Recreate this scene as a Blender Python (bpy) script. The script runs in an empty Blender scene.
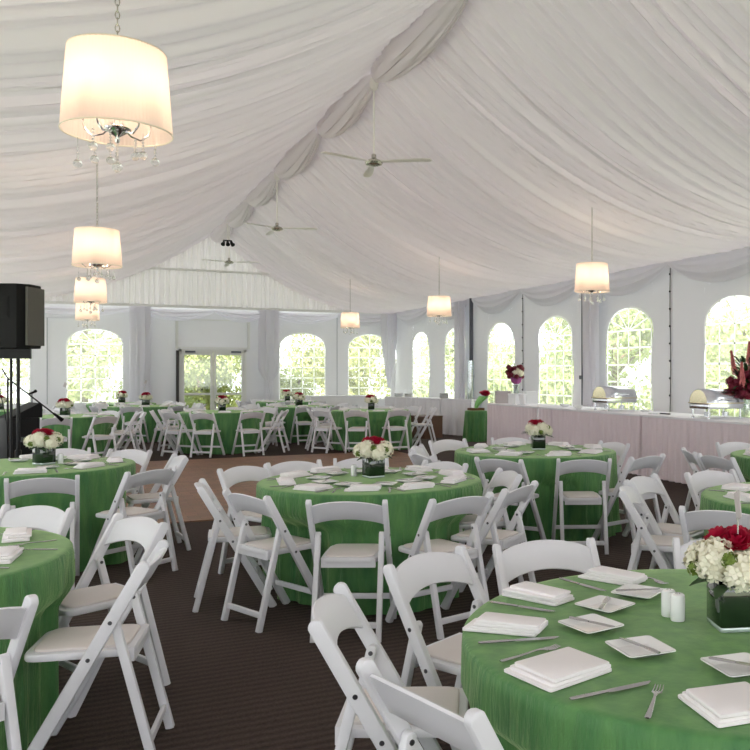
import bpy, bmesh, math, random
from mathutils import Vector, Matrix
PI = math.pi
C = bpy.context.scene.collection
R = random.Random(7)

# ------------------------------------------------------------------ materials
def nodes(name):
    m = bpy.data.materials.new(name); m.use_nodes = True
    nt = m.node_tree
    b = nt.nodes.get('Principled BSDF')
    return m, nt, b

def lin(c):
    return tuple((x / 12.92 if x <= .04045 else ((x + .055) / 1.055) ** 2.4) for x in c)

def srgb(r, g, b):
    return (*lin((r / 255, g / 255, b / 255)), 1)

def mat(name, col, rough=.5, metal=0, bump=0, bscale=20, stretch=(1, 1, 1), vary=0, vscale=6, spec=.5, sheen=0,
        sheen_tint=(1, 1, 1, 1), coat=0):
    m, nt, b = nodes(name)
    b.inputs['Base Color'].default_value = col
    b.inputs['Roughness'].default_value = rough
    b.inputs['Metallic'].default_value = metal
    b.inputs['Specular IOR Level'].default_value = spec
    b.inputs['Sheen Weight'].default_value = sheen
    b.inputs['Sheen Tint'].default_value = sheen_tint
    b.inputs['Coat Weight'].default_value = coat
    if bump or vary:
        tc = nt.nodes.new('ShaderNodeTexCoord'); mp = nt.nodes.new('ShaderNodeMapping')
        mp.inputs['Scale'].default_value = stretch
        nt.links.new(tc.outputs['Object'], mp.inputs['Vector'])
        if bump:
            n = nt.nodes.new('ShaderNodeTexNoise'); n.inputs['Scale'].default_value = bscale; n.inputs['Detail'].default_value = 4
            bp = nt.nodes.new('ShaderNodeBump'); bp.inputs['Strength'].default_value = bump; bp.inputs['Distance'].default_value = .02
            nt.links.new(mp.outputs['Vector'], n.inputs['Vector']); nt.links.new(n.outputs['Fac'], bp.inputs['Height'])
            nt.links.new(bp.outputs['Normal'], b.inputs['Normal'])
        if vary:
            n2 = nt.nodes.new('ShaderNodeTexNoise'); n2.inputs['Scale'].default_value = vscale; n2.inputs['Detail'].default_value = 3
            nt.links.new(mp.outputs['Vector'], n2.inputs['Vector'])
            mx = nt.nodes.new('ShaderNodeMix'); mx.data_type = 'RGBA'
            mx.inputs['A'].default_value = tuple(max(0, c * (1 - vary)) for c in col[:3]) + (1,)
            mx.inputs['B'].default_value = tuple(min(1, c * (1 + vary)) for c in col[:3]) + (1,)
            nt.links.new(n2.outputs['Fac'], mx.inputs['Factor']); nt.links.new(mx.outputs['Result'], b.inputs['Base Color'])
    return m

def fabric(name, col, trans, tcol=None, bump=0, bscale=20, stretch=(1, 1, 1), back_dark=None):
    """thin cloth: diffuse + translucent"""
    m, nt, b = nodes(name)
    nt.nodes.remove(b)
    out = nt.nodes['Material Output']
    d = nt.nodes.new('ShaderNodeBsdfDiffuse'); d.inputs['Color'].default_value = col
    t = nt.nodes.new('ShaderNodeBsdfTranslucent'); t.inputs['Color'].default_value = tcol or col
    mx = nt.nodes.new('ShaderNodeMixShader'); mx.inputs[0].default_value = trans
    nt.links.new(d.outputs[0], mx.inputs[1]); nt.links.new(t.outputs[0], mx.inputs[2]); nt.links.new(mx.outputs[0], out.inputs['Surface'])
    if bump:
        tc = nt.nodes.new('ShaderNodeTexCoord'); mp = nt.nodes.new('ShaderNodeMapping'); mp.inputs['Scale'].default_value = stretch
        n = nt.nodes.new('ShaderNodeTexNoise'); n.inputs['Scale'].default_value = bscale; n.inputs['Detail'].default_value = 4
        bp = nt.nodes.new('ShaderNodeBump'); bp.inputs['Strength'].default_value = bump; bp.inputs['Distance'].default_value = .02
        nt.links.new(tc.outputs['Object'], mp.inputs['Vector']); nt.links.new(mp.outputs['Vector'], n.inputs['Vector'])
        nt.links.new(n.outputs['Fac'], bp.inputs['Height'])
        nt.links.new(bp.outputs['Normal'], d.inputs['Normal']); nt.links.new(bp.outputs['Normal'], t.inputs['Normal'])
    return m

def emit(name, col, s):
    m, nt, b = nodes(name)
    b.inputs['Base Color'].default_value = col
    b.inputs['Emission Color'].default_value = col; b.inputs['Emission Strength'].default_value = s
    return m

def glassy(name, tint, clear=.85, rough=.05):
    """thin clear sheet: mostly transparent, a little gloss"""
    m, nt, b = nodes(name); nt.nodes.remove(b)
    out = nt.nodes['Material Output']
    t = nt.nodes.new('ShaderNodeBsdfTransparent'); t.inputs['Color'].default_value = tint
    g = nt.nodes.new('ShaderNodeBsdfGlossy'); g.inputs['Roughness'].default_value = rough
    mx = nt.nodes.new('ShaderNodeMixShader'); mx.inputs[0].default_value = 1 - clear
    nt.links.new(t.outputs[0], mx.inputs[1]); nt.links.new(g.outputs[0], mx.inputs[2]); nt.links.new(mx.outputs[0], out.inputs['Surface'])
    return m

M = {}
M['resin'] = mat('white_resin', srgb(226, 225, 230), .38, bump=.04, bscale=60, vary=.02)
M['pad'] = mat('seat_vinyl', srgb(222, 214, 211), .5, bump=.12, bscale=120)
M['bolt'] = mat('bolt_steel', srgb(110, 110, 115), .3, 1)
M['napkin'] = mat('napkin_cotton', srgb(243, 238, 240), .85, bump=.1, bscale=200)
M['china'] = mat('white_china', srgb(240, 240, 240), .12, coat=.3)
M['steel'] = mat('cutlery_steel', srgb(190, 190, 192), .22, 1)
M['chrome'] = mat('polished_chrome', srgb(225, 225, 228), .08, 1)
M['black'] = mat('black_plastic', srgb(13, 13, 14), .6, bump=.1, bscale=200, spec=.25)
M['grille'] = mat('speaker_grille', srgb(98, 98, 90), .6, bump=.5, bscale=400)
M['blackmetal'] = mat('black_metal', srgb(20, 20, 22), .4, .3)
M['postgrey'] = mat('tent_post_metal', srgb(96, 98, 106), .4, .6)
M['alu'] = mat('white_aluminium', srgb(225, 225, 222), .4, .0)
M['darkpost'] = mat('dark_door_post', srgb(55, 50, 50), .5)
M['fan'] = mat('fan_enamel', srgb(244, 242, 236), .3)
M['fanmetal'] = mat('fan_brushed_nickel', srgb(190, 188, 176), .25, .8)
M['wood'] = mat('brown_wood', srgb(92, 62, 45), .5, bump=.1, bscale=20, stretch=(1, 1, 8), vary=.25, vscale=8)
M['woodtray'] = mat('tray_wood', srgb(110, 70, 45), .5)
M['skirt'] = mat('buffet_skirt_cloth', srgb(232, 218, 223), .8, bump=.06, bscale=60, sheen=.2)
M['whitecloth'] = mat('white_table_cloth', srgb(238, 236, 240), .8, bump=.05, bscale=60)
M['cardboard'] = mat('white_card', srgb(238, 238, 240), .7)
M['cardgrey'] = mat('grey_card', srgb(196, 188, 188), .7)
M['ceramic'] = mat('shaker_ceramic', srgb(246, 246, 246), .15, coat=.5)
M['leafdark'] = mat('dark_leaf', srgb(36, 66, 30), .5, vary=.3, vscale=30)
M['leafgreen'] = mat('fresh_leaf', srgb(108, 130, 46), .5, vary=.25, vscale=30)
M['hydrangea'] = mat('hydrangea_petal', srgb(243, 239, 218), .6, vary=.04, vscale=20)
M['hydgreen'] = mat('green_hydrangea_petal', srgb(150, 180, 70), .6, vary=.15, vscale=20)
M['rose'] = mat('crimson_petal', srgb(176, 6, 54), .55, vary=.25, vscale=30)
M['maroon'] = mat('maroon_petal', srgb(118, 20, 48), .6, vary=.25, vscale=20)
M['pink'] = mat('dusty_pink_petal', srgb(206, 120, 120), .6, vary=.2, vscale=20)
M['mauve'] = mat('mauve_paper', srgb(150, 70, 130), .6)
M['limepaper'] = mat('lime_green_paper', srgb(138, 200, 120), .5)
M['vaseglass'] = mat('green_vase_glass', srgb(28, 44, 26), .05, coat=.6, vary=.5, vscale=25)
M['vasebase'] = mat('thick_glass_foot', srgb(188, 200, 198), .05, .35, coat=1)
M['crystal'] = mat('crystal_glass', srgb(252, 252, 252), .02)
M['crystal'].node_tree.nodes['Principled BSDF'].inputs['Transmission Weight'].default_value = .85
M['crystal'].node_tree.nodes['Principled BSDF'].inputs['IOR'].default_value = 1.3
M['chafer'] = mat('chafer_steel', srgb(215, 216, 222), .16, 1)
M['brass'] = mat('brass_trim', srgb(226, 214, 186), .2, 1)
M['bulb'] = emit('lit_bulb', (1, .78, .55, 1), 14)
M['candle'] = mat('candle_sleeve', srgb(240, 232, 214), .5)
M['liner'] = fabric('ceiling_liner_cloth', (.84, .80, .815, 1), .03, (.80, .77, .79, 1), bump=.05, bscale=40, stretch=(.3, 3, .3))
M['vinyl'] = fabric('white_tent_vinyl', (.80, .79, .805, 1), .075, (.70, .74, .90, 1), bump=.8, bscale=2.2, stretch=(1, 1, 1.4))
M['drape'] = fabric('white_drape_cloth', (.93, .915, .93, 1), .42, (.78, .78, .86, 1))
M['swag'] = fabric('ridge_swag_cloth', (.93, .90, .91, 1), .1)
M['gable'] = fabric('gable_pleated_cloth', (.86, .84, .85, 1), .13, (.8, .78, .8, 1))
M['muntin'] = fabric('white_window_strip', (.95, .95, .95, 1), .75)
M['shade'] = None
M['pane'] = glassy('clear_vinyl_window', (.97, .99, .97, 1), .95)
def haze(m, amount):
    nt = m.node_tree; out = nt.nodes['Material Output']; src = out.inputs['Surface'].links[0].from_socket
    t = nt.nodes.new('ShaderNodeBsdfTranslucent'); t.inputs['Color'].default_value = (.95, .95, .92, 1)
    mx = nt.nodes.new('ShaderNodeMixShader'); mx.inputs[0].default_value = amount
    nt.links.new(src, mx.inputs[1]); nt.links.new(t.outputs[0], mx.inputs[2]); nt.links.new(mx.outputs[0], out.inputs['Surface'])
haze(M['pane'], .2)
M['glass'] = glassy('door_glass', (.93, .96, .94, 1), .93)
M['clearvase'] = glassy('clear_vase_glass', (.86, .9, .92, 1), .72)
M['trunk'] = mat('tree_bark', srgb(96, 80, 64), .9, bump=.5, bscale=12)

def shade_mat():
    m, nt, b = nodes('pleated_string_shade'); nt.nodes.remove(b)
    out = nt.nodes['Material Output']
    tc = nt.nodes.new('ShaderNodeTexCoord'); sx = nt.nodes.new('ShaderNodeSeparateXYZ'); nt.links.new(tc.outputs['Object'], sx.inputs[0])
    at = nt.nodes.new('ShaderNodeMath'); at.operation = 'ARCTAN2'
    nt.links.new(sx.outputs['Y'], at.inputs[0]); nt.links.new(sx.outputs['X'], at.inputs[1])
    mu = nt.nodes.new('ShaderNodeMath'); mu.operation = 'MULTIPLY'; mu.inputs[1].default_value = 90; nt.links.new(at.outputs[0], mu.inputs[0])
    si = nt.nodes.new('ShaderNodeMath'); si.operation = 'SINE'; nt.links.new(mu.outputs[0], si.inputs[0])
    bp = nt.nodes.new('ShaderNodeBump'); bp.inputs['Strength'].default_value = .25; bp.inputs['Distance'].default_value = .004
    nt.links.new(si.outputs[0], bp.inputs['Height'])
    d = nt.nodes.new('ShaderNodeBsdfDiffuse'); d.inputs['Color'].default_value = srgb(246, 232, 226)
    t = nt.nodes.new('ShaderNodeBsdfTranslucent'); t.inputs['Color'].default_value = srgb(250, 232, 220)
    nt.links.new(bp.outputs['Normal'], d.inputs['Normal'])
    mx = nt.nodes.new('ShaderNodeMixShader'); mx.inputs[0].default_value = .5
    nt.links.new(d.outputs[0], mx.inputs[1]); nt.links.new(t.outputs[0], mx.inputs[2]); nt.links.new(mx.outputs[0], out.inputs['Surface'])
    return m
M['shade'] = shade_mat()

def cloth_mat():
    m, nt, b = nodes('green_crinkle_taffeta')
    tc = nt.nodes.new('ShaderNodeTexCoord'); mp = nt.nodes.new('ShaderNodeMapping'); mp.inputs['Scale'].default_value = (7, 7, 1.2)
    nt.links.new(tc.outputs['Object'], mp.inputs['Vector'])
    n = nt.nodes.new('ShaderNodeTexNoise'); n.inputs['Scale'].default_value = 6.5; n.inputs['Detail'].default_value = 6
    nt.links.new(mp.outputs['Vector'], n.inputs['Vector'])
    bp = nt.nodes.new('ShaderNodeBump'); bp.inputs['Strength'].default_value = .55; bp.inputs['Distance'].default_value = .02
    nt.links.new(n.outputs['Fac'], bp.inputs['Height']); nt.links.new(bp.outputs['Normal'], b.inputs['Normal'])
    # the crinkle shows where the cloth hangs and is pulled flat on the table top
    ge = nt.nodes.new('ShaderNodeNewGeometry'); sp = nt.nodes.new('ShaderNodeSeparateXYZ'); nt.links.new(ge.outputs['True Normal'], sp.inputs[0])
    ab = nt.nodes.new('ShaderNodeMath'); ab.operation = 'ABSOLUTE'; nt.links.new(sp.outputs['Z'], ab.inputs[0])
    mr = nt.nodes.new('ShaderNodeMapRange'); mr.inputs['From Min'].default_value = .4; mr.inputs['From Max'].default_value = 1
    mr.inputs['To Min'].default_value = .75; mr.inputs['To Max'].default_value = .06
    nt.links.new(ab.outputs[0], mr.inputs['Value']); nt.links.new(mr.outputs['Result'], bp.inputs['Strength'])
    n2 = nt.nodes.new('ShaderNodeTexNoise'); n2.inputs['Scale'].default_value = 2.2; n2.inputs['Detail'].default_value = 4
    nt.links.new(mp.outputs['Vector'], n2.inputs['Vector'])
    cr = nt.nodes.new('ShaderNodeValToRGB')
    cr.color_ramp.elements[0].position = .3; cr.color_ramp.elements[0].color = srgb(66, 118, 72)
    cr.color_ramp.elements[1].position = .75; cr.color_ramp.elements[1].color = srgb(98, 146, 84)
    nt.links.new(n2.outputs['Fac'], cr.inputs['Fac']); nt.links.new(cr.outputs['Color'], b.inputs['Base Color'])
    b.inputs['Roughness'].default_value = .5
    b.inputs['Sheen Weight'].default_value = .4; b.inputs['Sheen Tint'].default_value = (.75, .95, .45, 1); b.inputs['Sheen Roughness'].default_value = .4
    b.inputs['Specular IOR Level'].default_value = .3
    return m
M['cloth'] = cloth_mat()

def carpet_mat():
    m, nt, b = nodes('dark_ribbed_carpet')
    tc = nt.nodes.new('ShaderNodeTexCoord')
    w = nt.nodes.new('ShaderNodeTexWave'); w.wave_type = 'BANDS'; w.bands_direction = 'Y'; w.inputs['Scale'].default_value = 5.2
    w.inputs['Distortion'].default_value = 1.2; w.inputs['Detail'].default_value = 3; w.inputs['Detail Scale'].default_value = 3
    n = nt.nodes.new('ShaderNodeTexNoise'); n.inputs['Scale'].default_value = 60; n.inputs['Detail'].default_value = 5
    nt.links.new(tc.outputs['Object'], w.inputs['Vector']); nt.links.new(tc.outputs['Object'], n.inputs['Vector'])
    mx = nt.nodes.new('ShaderNodeMix'); mx.data_type = 'RGBA'; mx.inputs['A'].default_value = srgb(40, 33, 32); mx.inputs['B'].default_value = srgb(90, 77, 71)
    ad = nt.nodes.new('ShaderNodeMath'); ad.operation = 'MULTIPLY_ADD'; ad.inputs[1].default_value = .35
    nt.links.new(w.outputs['Fac'], ad.inputs[0])
    mu = nt.nodes.new('ShaderNodeMath'); mu.operation = 'MULTIPLY'; mu.inputs[1].default_value = .7
    nt.links.new(n.outputs['Fac'], mu.inputs[0]); nt.links.new(mu.outputs[0], ad.inputs[2])
    nt.links.new(ad.outputs[0], mx.inputs['Factor']); nt.links.new(mx.outputs['Result'], b.inputs['Base Color'])
    bp = nt.nodes.new('ShaderNodeBump'); bp.inputs['Strength'].default_value = .6; bp.inputs['Distance'].default_value = .02
    nt.links.new(ad.outputs[0], bp.inputs['Height']); nt.links.new(bp.outputs['Normal'], b.inputs['Normal'])
    b.inputs['Roughness'].default_value = .95; b.inputs['Specular IOR Level'].default_value = .15
    return m
M['carpet'] = carpet_mat()

def dance_mat():
    m, nt, b = nodes('parquet_panels')
    tc = nt.nodes.new('ShaderNodeTexCoord')
    br = nt.nodes.new('ShaderNodeTexBrick'); br.inputs['Scale'].default_value = 2.2; br.inputs['Mortar Size'].default_value = .006
    br.inputs['Color1'].default_value = srgb(156, 112, 84); br.inputs['Color2'].default_value = srgb(132, 94, 70); br.inputs['Mortar'].default_value = srgb(80, 58, 48)
    nt.links.new(tc.outputs['Object'], br.inputs['Vector'])
    n = nt.nodes.new('ShaderNodeTexNoise'); n.inputs['Scale'].default_value = 8; n.inputs['Detail'].default_value = 6
    nt.links.new(tc.outputs['Object'], n.inputs['Vector'])
    mx = nt.nodes.new('ShaderNodeMix'); mx.data_type = 'RGBA'; mx.blend_type = 'MULTIPLY'; mx.inputs['Factor'].default_value = .4
    nt.links.new(br.outputs['Color'], mx.inputs['A']); nt.links.new(n.outputs['Color'], mx.inputs['B']); nt.links.new(mx.outputs['Result'], b.inputs['Base Color'])
    b.inputs['Roughness'].default_value = .5
    return m
M['dance'] = dance_mat()

def leaf_mat(name, c1, c2):
    m, nt, b = nodes(name); nt.nodes.remove(b)
    out = nt.nodes['Material Output']
    g = nt.nodes.new('ShaderNodeTexCoord')
    n = nt.nodes.new('ShaderNodeTexNoise'); n.inputs['Scale'].default_value = 1.2; n.inputs['Detail'].default_value = 3
    nt.links.new(g.outputs['Object'], n.inputs['Vector'])
    mx = nt.nodes.new('ShaderNodeMix'); mx.data_type = 'RGBA'; mx.inputs['A'].default_value = c1; mx.inputs['B'].default_value = c2
    nt.links.new(n.outputs['Fac'], mx.inputs['Factor'])
    d = nt.nodes.new('ShaderNodeBsdfDiffuse'); t = nt.nodes.new('ShaderNodeBsdfTranslucent')
    nt.links.new(mx.outputs['Result'], d.inputs['Color']); nt.links.new(mx.outputs['Result'], t.inputs['Color'])
    ms = nt.nodes.new('ShaderNodeMixShader'); ms.inputs[0].default_value = .5
    nt.links.new(d.outputs[0], ms.inputs[1]); nt.links.new(t.outputs[0], ms.inputs[2]); nt.links.new(ms.outputs[0], out.inputs['Surface'])
    return m
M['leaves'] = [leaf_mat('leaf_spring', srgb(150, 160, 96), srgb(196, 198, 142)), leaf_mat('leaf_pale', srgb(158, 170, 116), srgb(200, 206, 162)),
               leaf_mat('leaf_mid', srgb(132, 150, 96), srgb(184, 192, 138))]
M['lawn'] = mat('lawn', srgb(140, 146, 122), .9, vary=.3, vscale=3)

# ------------------------------------------------------------------ mesh builder
class MB:
    def __init__(s): s.v = []; s.f = []; s.mi = []; s.cur = 0
    def quadgrid(s, rows, closed_u=False, closed_v=False):
        """rows: list of equal-length point lists"""
        n = len(rows[0]); b = len(s.v)
        for r in rows: s.v.extend(r)
        R_ = len(rows)
        for i in range(R_ if closed_v else R_ - 1):
            for j in range(n if closed_u else n - 1):
                i2 = (i + 1) % R_; j2 = (j + 1) % n
                s.f.append((b + i * n + j, b + i * n + j2, b + i2 * n + j2, b + i2 * n + j)); s.mi.append(s.cur)
    def cap(s, pts):
        b = len(s.v); s.v.extend(pts); s.f.append(tuple(range(b, b + len(pts)))); s.mi.append(s.cur)
    def loft(s, rows, caps=True):
        s.quadgrid(rows, closed_u=True)
        if caps: s.cap(list(reversed(rows[0]))); s.cap(rows[-1])
    def box(s, c, d, rot=None):
        c = Vector(c); x, y, z = (k / 2 for k in d)
        P = [Vector((sx * x, sy * y, sz * z)) for sz in (-1, 1) for sx, sy in ((-1, -1), (1, -1), (1, 1), (-1, 1))]
        if rot: P = [rot @ p for p in P]
        b = len(s.v); s.v.extend([p + c for p in P])
        for q in ((3, 2, 1, 0), (4, 5, 6, 7), (0, 1, 5, 4), (1, 2, 6, 5), (2, 3, 7, 6), (3, 0, 4, 7)):
            s.f.append(tuple(b + k for k in q)); s.mi.append(s.cur)
    def rbox(s, c, d, r, n=3):
        """box with rounded vertical edges and softened rims"""
        pts = rrect(d[0], d[1], r, n)
        s.prism(pts, c[2] - d[2] / 2, c[2] + d[2] / 2, min(r, d[2] / 2) * .6, (c[0], c[1]))
    def prism(s, outline, z0, z1, bev=0, off=(0, 0)):
        cx = sum(p[0] for p in outline) / len(outline); cy = sum(p[1] for p in outline) / len(outline)
        ext = max(max(abs(p[0] - cx), abs(p[1] - cy)) for p in outline)
        def ring(z, k):
            return [Vector((off[0] + cx + (p[0] - cx) * k, off[1] + cy + (p[1] - cy) * k, z)) for p in outline]
        if bev:
            k = 1 - bev / ext; k2 = 1 - .3 * bev / ext
            rows = [ring(z0, k), ring(z0 + .3 * bev, k2), ring(z0 + bev, 1), ring(z1 - bev, 1), ring(z1 - .3 * bev, k2), ring(z1, k)]
        else: rows = [ring(z0, 1), ring(z1, 1)]
        s.loft(rows)
    def bar(s, p0, p1, wv, w, h, round0=False, round1=False, n=12):
        """bar of section w (along wv) x h; ends optionally rounded in the h direction"""
        p0 = Vector(p0); p1 = Vector(p1); a = (p1 - p0); L = a.length; a.normalize()
        wv = Vector(wv).normalized(); hv = a.cross(wv).normalized()
        def sec(t, k):
            out = []
            for i in range(n):
                th = 2 * PI * (i + .5) / n; cc, ss = math.cos(th), math.sin(th)
                e = .36
                out.append(p0 + a * t + wv * (w / 2 * math.copysign(abs(cc) ** e, cc)) * (.85 + .15 * k) + hv * (h / 2 * k * math.copysign(abs(ss) ** e, ss)))
            return out
        rows = []
        if round0: rows += [sec(h / 2 * (1 - math.cos(q)) , max(.12, math.sin(q))) for q in (.12, .5, .9, 1.25)]
        else: rows += [sec(0, .9), sec(.004, 1)]
        if round1: rows += [sec(L - h / 2 * (1 - math.cos(q)), max(.12, math.sin(q))) for q in (1.25, .9, .5, .12)]
        else: rows += [sec(L - .004, 1), sec(L, .9)]
        s.loft(rows)
    def tube(s, pts, r, n=8, caps=True):
        pts = [Vector(p) for p in pts]; rows = []
        up = Vector((0, 0, 1))
        for i, p in enumerate(pts):
            t = (pts[min(i + 1, len(pts) - 1)] - pts[max(i - 1, 0)]).normalized()
            a = t.cross(up)
            if a.length < .05: a = t.cross(Vector((1, 0, 0)))
            a.normalize(); b2 = t.cross(a)
            rr = r[i] if isinstance(r, (list, tuple)) else r
            rows.append([p + (a * math.cos(2 * PI * k / n) + b2 * math.sin(2 * PI * k / n)) * rr for k in range(n)])
        s.loft(rows, caps)
    def lathe(s, prof, c=(0, 0, 0), n=24, caps=False):
        c = Vector(c)
        rows = [[c + Vector((r * math.cos(2 * PI * k / n), r * math.sin(2 * PI * k / n), z)) for k in range(n)] for r, z in prof]
        s.loft(rows, caps)
    def ball(s, c, r, n=12, sq=1):
        s.lathe([(max(.0005, r * math.sin(PI * i / (n // 2 + 1))), -r * sq * math.cos(PI * i / (n // 2 + 1))) for i in range(n // 2 + 2)], c, n)
    def build(s, name, m, parent=None, smooth=True, loc=(0, 0, 0), rz=0, angle=40):
        me = bpy.data.meshes.new(name); me.from_pydata([tuple(v) for v in s.v], [], s.f)
        ms = m if isinstance(m, (list, tuple)) else [m]
        for k in ms: me.materials.append(k)
        me.polygons.foreach_set('material_index', s.mi)
        bm = bmesh.new(); bm.from_mesh(me)
        bmesh.ops.remove_doubles(bm, verts=bm.verts, dist=1e-5) if len(bm.verts) < 60000 else None
        bmesh.ops.recalc_face_normals(bm, faces=bm.faces) if len(bm.verts) < 60000 else None
        ca = math.radians(angle)
        if smooth:
            for f in bm.faces: f.smooth = True
            for e in bm.edges:
                if len(e.link_faces) == 2 and e.calc_face_angle(0) > ca: e.smooth = False
        bm.to_mesh(me); bm.free()
        o = bpy.data.objects.new(name, me); C.objects.link(o)
        o.location = loc; o.rotation_euler.z = rz
        if parent: o.parent = parent
        return o

def rrect(w, d, r, n=3):
    pts = []
    for cx, cy, a0 in ((w / 2 - r, d / 2 - r, 0), (-w / 2 + r, d / 2 - r, PI / 2), (-w / 2 + r, -d / 2 + r, PI), (w / 2 - r, -d / 2 + r, 1.5 * PI)):
        for k in range(n + 1):
            a = a0 + PI / 2 * k / n; pts.append((cx + r * math.cos(a), cy + r * math.sin(a)))
    return pts

def tag(o, label=None, cat=None, group=None, kind=None):
    if label: o['label'] = label
    if cat: o['category'] = cat
    if group: o['group'] = group
    if kind: o['kind'] = kind
    return o

def empty(name, loc=(0, 0, 0), rz=0):
    o = bpy.data.objects.new(name, None); C.objects.link(o); o.location = loc; o.rotation_euler.z = rz
    o.empty_display_size = .1
    return o

KIDS = {}
def kids(o):
    return KIDS.get(o.name) or [c for c in bpy.data.objects if c.parent is o]

def dup(o, parent=None):
    if o.name not in KIDS: KIDS[o.name] = [c for c in bpy.data.objects if c.parent is o]
    c = o.copy(); C.objects.link(c)
    if parent: c.parent = parent
    for ch in KIDS[o.name]: dup(ch, c)
    return c

class Proto:
    """first use moves the prototype itself, later uses are copies"""
    def __init__(s, root): s.root = root; s.used = False
    def place(s, loc, rz=0, label=None, group=None, scale=None):
        if s.used: o = dup(s.root)
        else:
            o = s.root; s.used = True
            freeze(o)
        o.location = loc; o.rotation_euler.z = rz
        if scale: o.scale = (scale,) * 3
        if label: o['label'] = label
        if group: o['group'] = group
        return o

def freeze(o):
    KIDS[o.name] = [c for c in bpy.data.objects if c.parent is o]
    for c in KIDS[o.name]: freeze(c)

# ------------------------------------------------------------------ dimensions (metres; Y runs down the tent, X to the right)
XL, XR, XM = -2.7, 8.6, 3.33        # left wall, right wall, ridge
ZE, ZR = 3.3, 5.32                  # eave and ridge heights
Y0, YG = -5.1, 24.4                 # open end behind the viewer, far gable wall
POSTS = [-1.7, 3.4, 8.5, 13.6, 18.7]

# floor
m = MB(); m.box(((XL + XR) / 2, (Y0 + YG) / 2, -.05), (XR - XL + .2, YG - Y0 + .2, .1))
tag(m.build('floor', M['carpet'], smooth=False), kind='structure')
m = MB(); m.box((2.85, 12.3, .006), (5.2, 6.4, .012))
tag(m.build('dance_floor', M['dance'], smooth=False), 'brown wooden dance floor panels laid between the table rows', 'dance floor')
m = MB(); m.box((5, 12, -.16), (90, 100, .1)); tag(m.build('ground', M['lawn'], smooth=False), kind='structure')

# ceiling liner, one mesh per slope
def liner(name, xe, seed):
    r = random.Random(seed)
    ph = [r.uniform(0, 6.28) for _ in range(12)]
    ny = 1900; nv = 72
    rows = []
    sag0 = .66
    for j in range(nv + 1):
        v = j / nv; row = []
        x = XM + (xe - XM) * v
        bulge = math.sin(PI * v)
        for i in range(ny + 1):
            y = Y0 + (YG - Y0) * i / ny
            yy = y + .28 * v * math.sin(2 * PI * (y - 8.5) / 5.1 + .4) * (1 if xe > XM else .7) + .10 * math.sin(1.9 * y + 2.2 * v + ph[0]) + .03 * math.sin(5.3 * y - v + ph[9])
            f = 2 * PI * yy / .21 + 1.9 * math.sin(yy * 1.7 + ph[1]) + 1.5 * math.sin(yy * 3.9 + ph[2] + .4 * v)
            q1 = .55 + .45 * math.sin(.83 * yy + ph[10] + v); q2 = .55 + .45 * math.sin(2.9 * yy + ph[11])
            p = .085 * q1 * abs(math.cos(f / 2)) ** 5 + .065 * q2 * abs(math.cos(f * .81 + ph[3])) ** 5 + .021 * math.sin(2.17 * f + ph[4]) + .019 * math.sin(f)
            p += .042 * math.sin(yy * 5.1 + ph[5]) * math.sin(yy * 2.3 + ph[6] + 1.3 * v) + .016 * abs(math.sin(yy * 7.7 + ph[7]))
            p *= .06 + 1.04 * bulge ** .5
            sag = sag0 + .05 * math.sin(1.23 * y + ph[8])
            z = ZR + (ZE - ZR) * v - sag * 4 * v * (1 - v) * (1 - .12 * (v - .5)) + p
            row.append(Vector((x, y + .01 * math.cos(f), z)))
        rows.append(row)
    m = MB(); m.quadgrid(rows)
    return tag(m.build(name, M['liner']), kind='structure')
liner('ceiling_right', XR, 3)
liner('ceiling_left', XL, 5)

# ridge swags between ties
ties = [1.6, 4.5, 7.4, 10.27, 12.98, 16.08, 18.9, 21.7, 24.3]
for k in range(len(ties) - 1):
    a, b = ties[k], ties[k + 1]; rows = []
    r = random.Random(k)
    for i in range(41):
        t = i / 40; row = []
        bul = math.sin(PI * t) ** .7
        wd = .04 + .21 * bul; dp = .08 + .27 * bul
        for j in range(37):
            u = -1 + 2 * j / 36
            pl = .018 * math.sin(u * 17 + 2 * math.sin(3 * t + k)) * bul + .008 * math.sin(u * 41 + 4 * t) * bul
            top = ZR - .05 - abs(u) ** 3 * wd * .22
            z = top - dp * (1 - abs(u) ** 2.2) - pl
            row.append(Vector((XM + u * wd + .02 * math.sin(5 * t + k), a + (b - a) * t, z)))
        rows.append(row)
    m = MB(); m.quadgrid(rows)
    tag(m.build('ridge_swag', M['swag']), 'white fabric scallop under the ceiling ridge, ' + ['out past the top edge of view', 'just above the nearest swag in view', 'large, before the nearest ceiling fan', 'second in view, just past the nearest fan', 'third in view, before the second fan', 'fourth, just past the second fan', 'before the farthest fan', 'last, against the gable'][k], 'fabric swag', 'ceiling ridge swags')

# ------------------------------------------------------------------ walls with arched windows
WW, WB, WS, WT = .66, .72, 2.24, 2.64     # half width, bottom, spring, crown
def arch(u):      # crown height over the centre offset u
    return WS + (WT - WS) * math.sqrt(max(0, 1 - (u / WW) ** 2))

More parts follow.
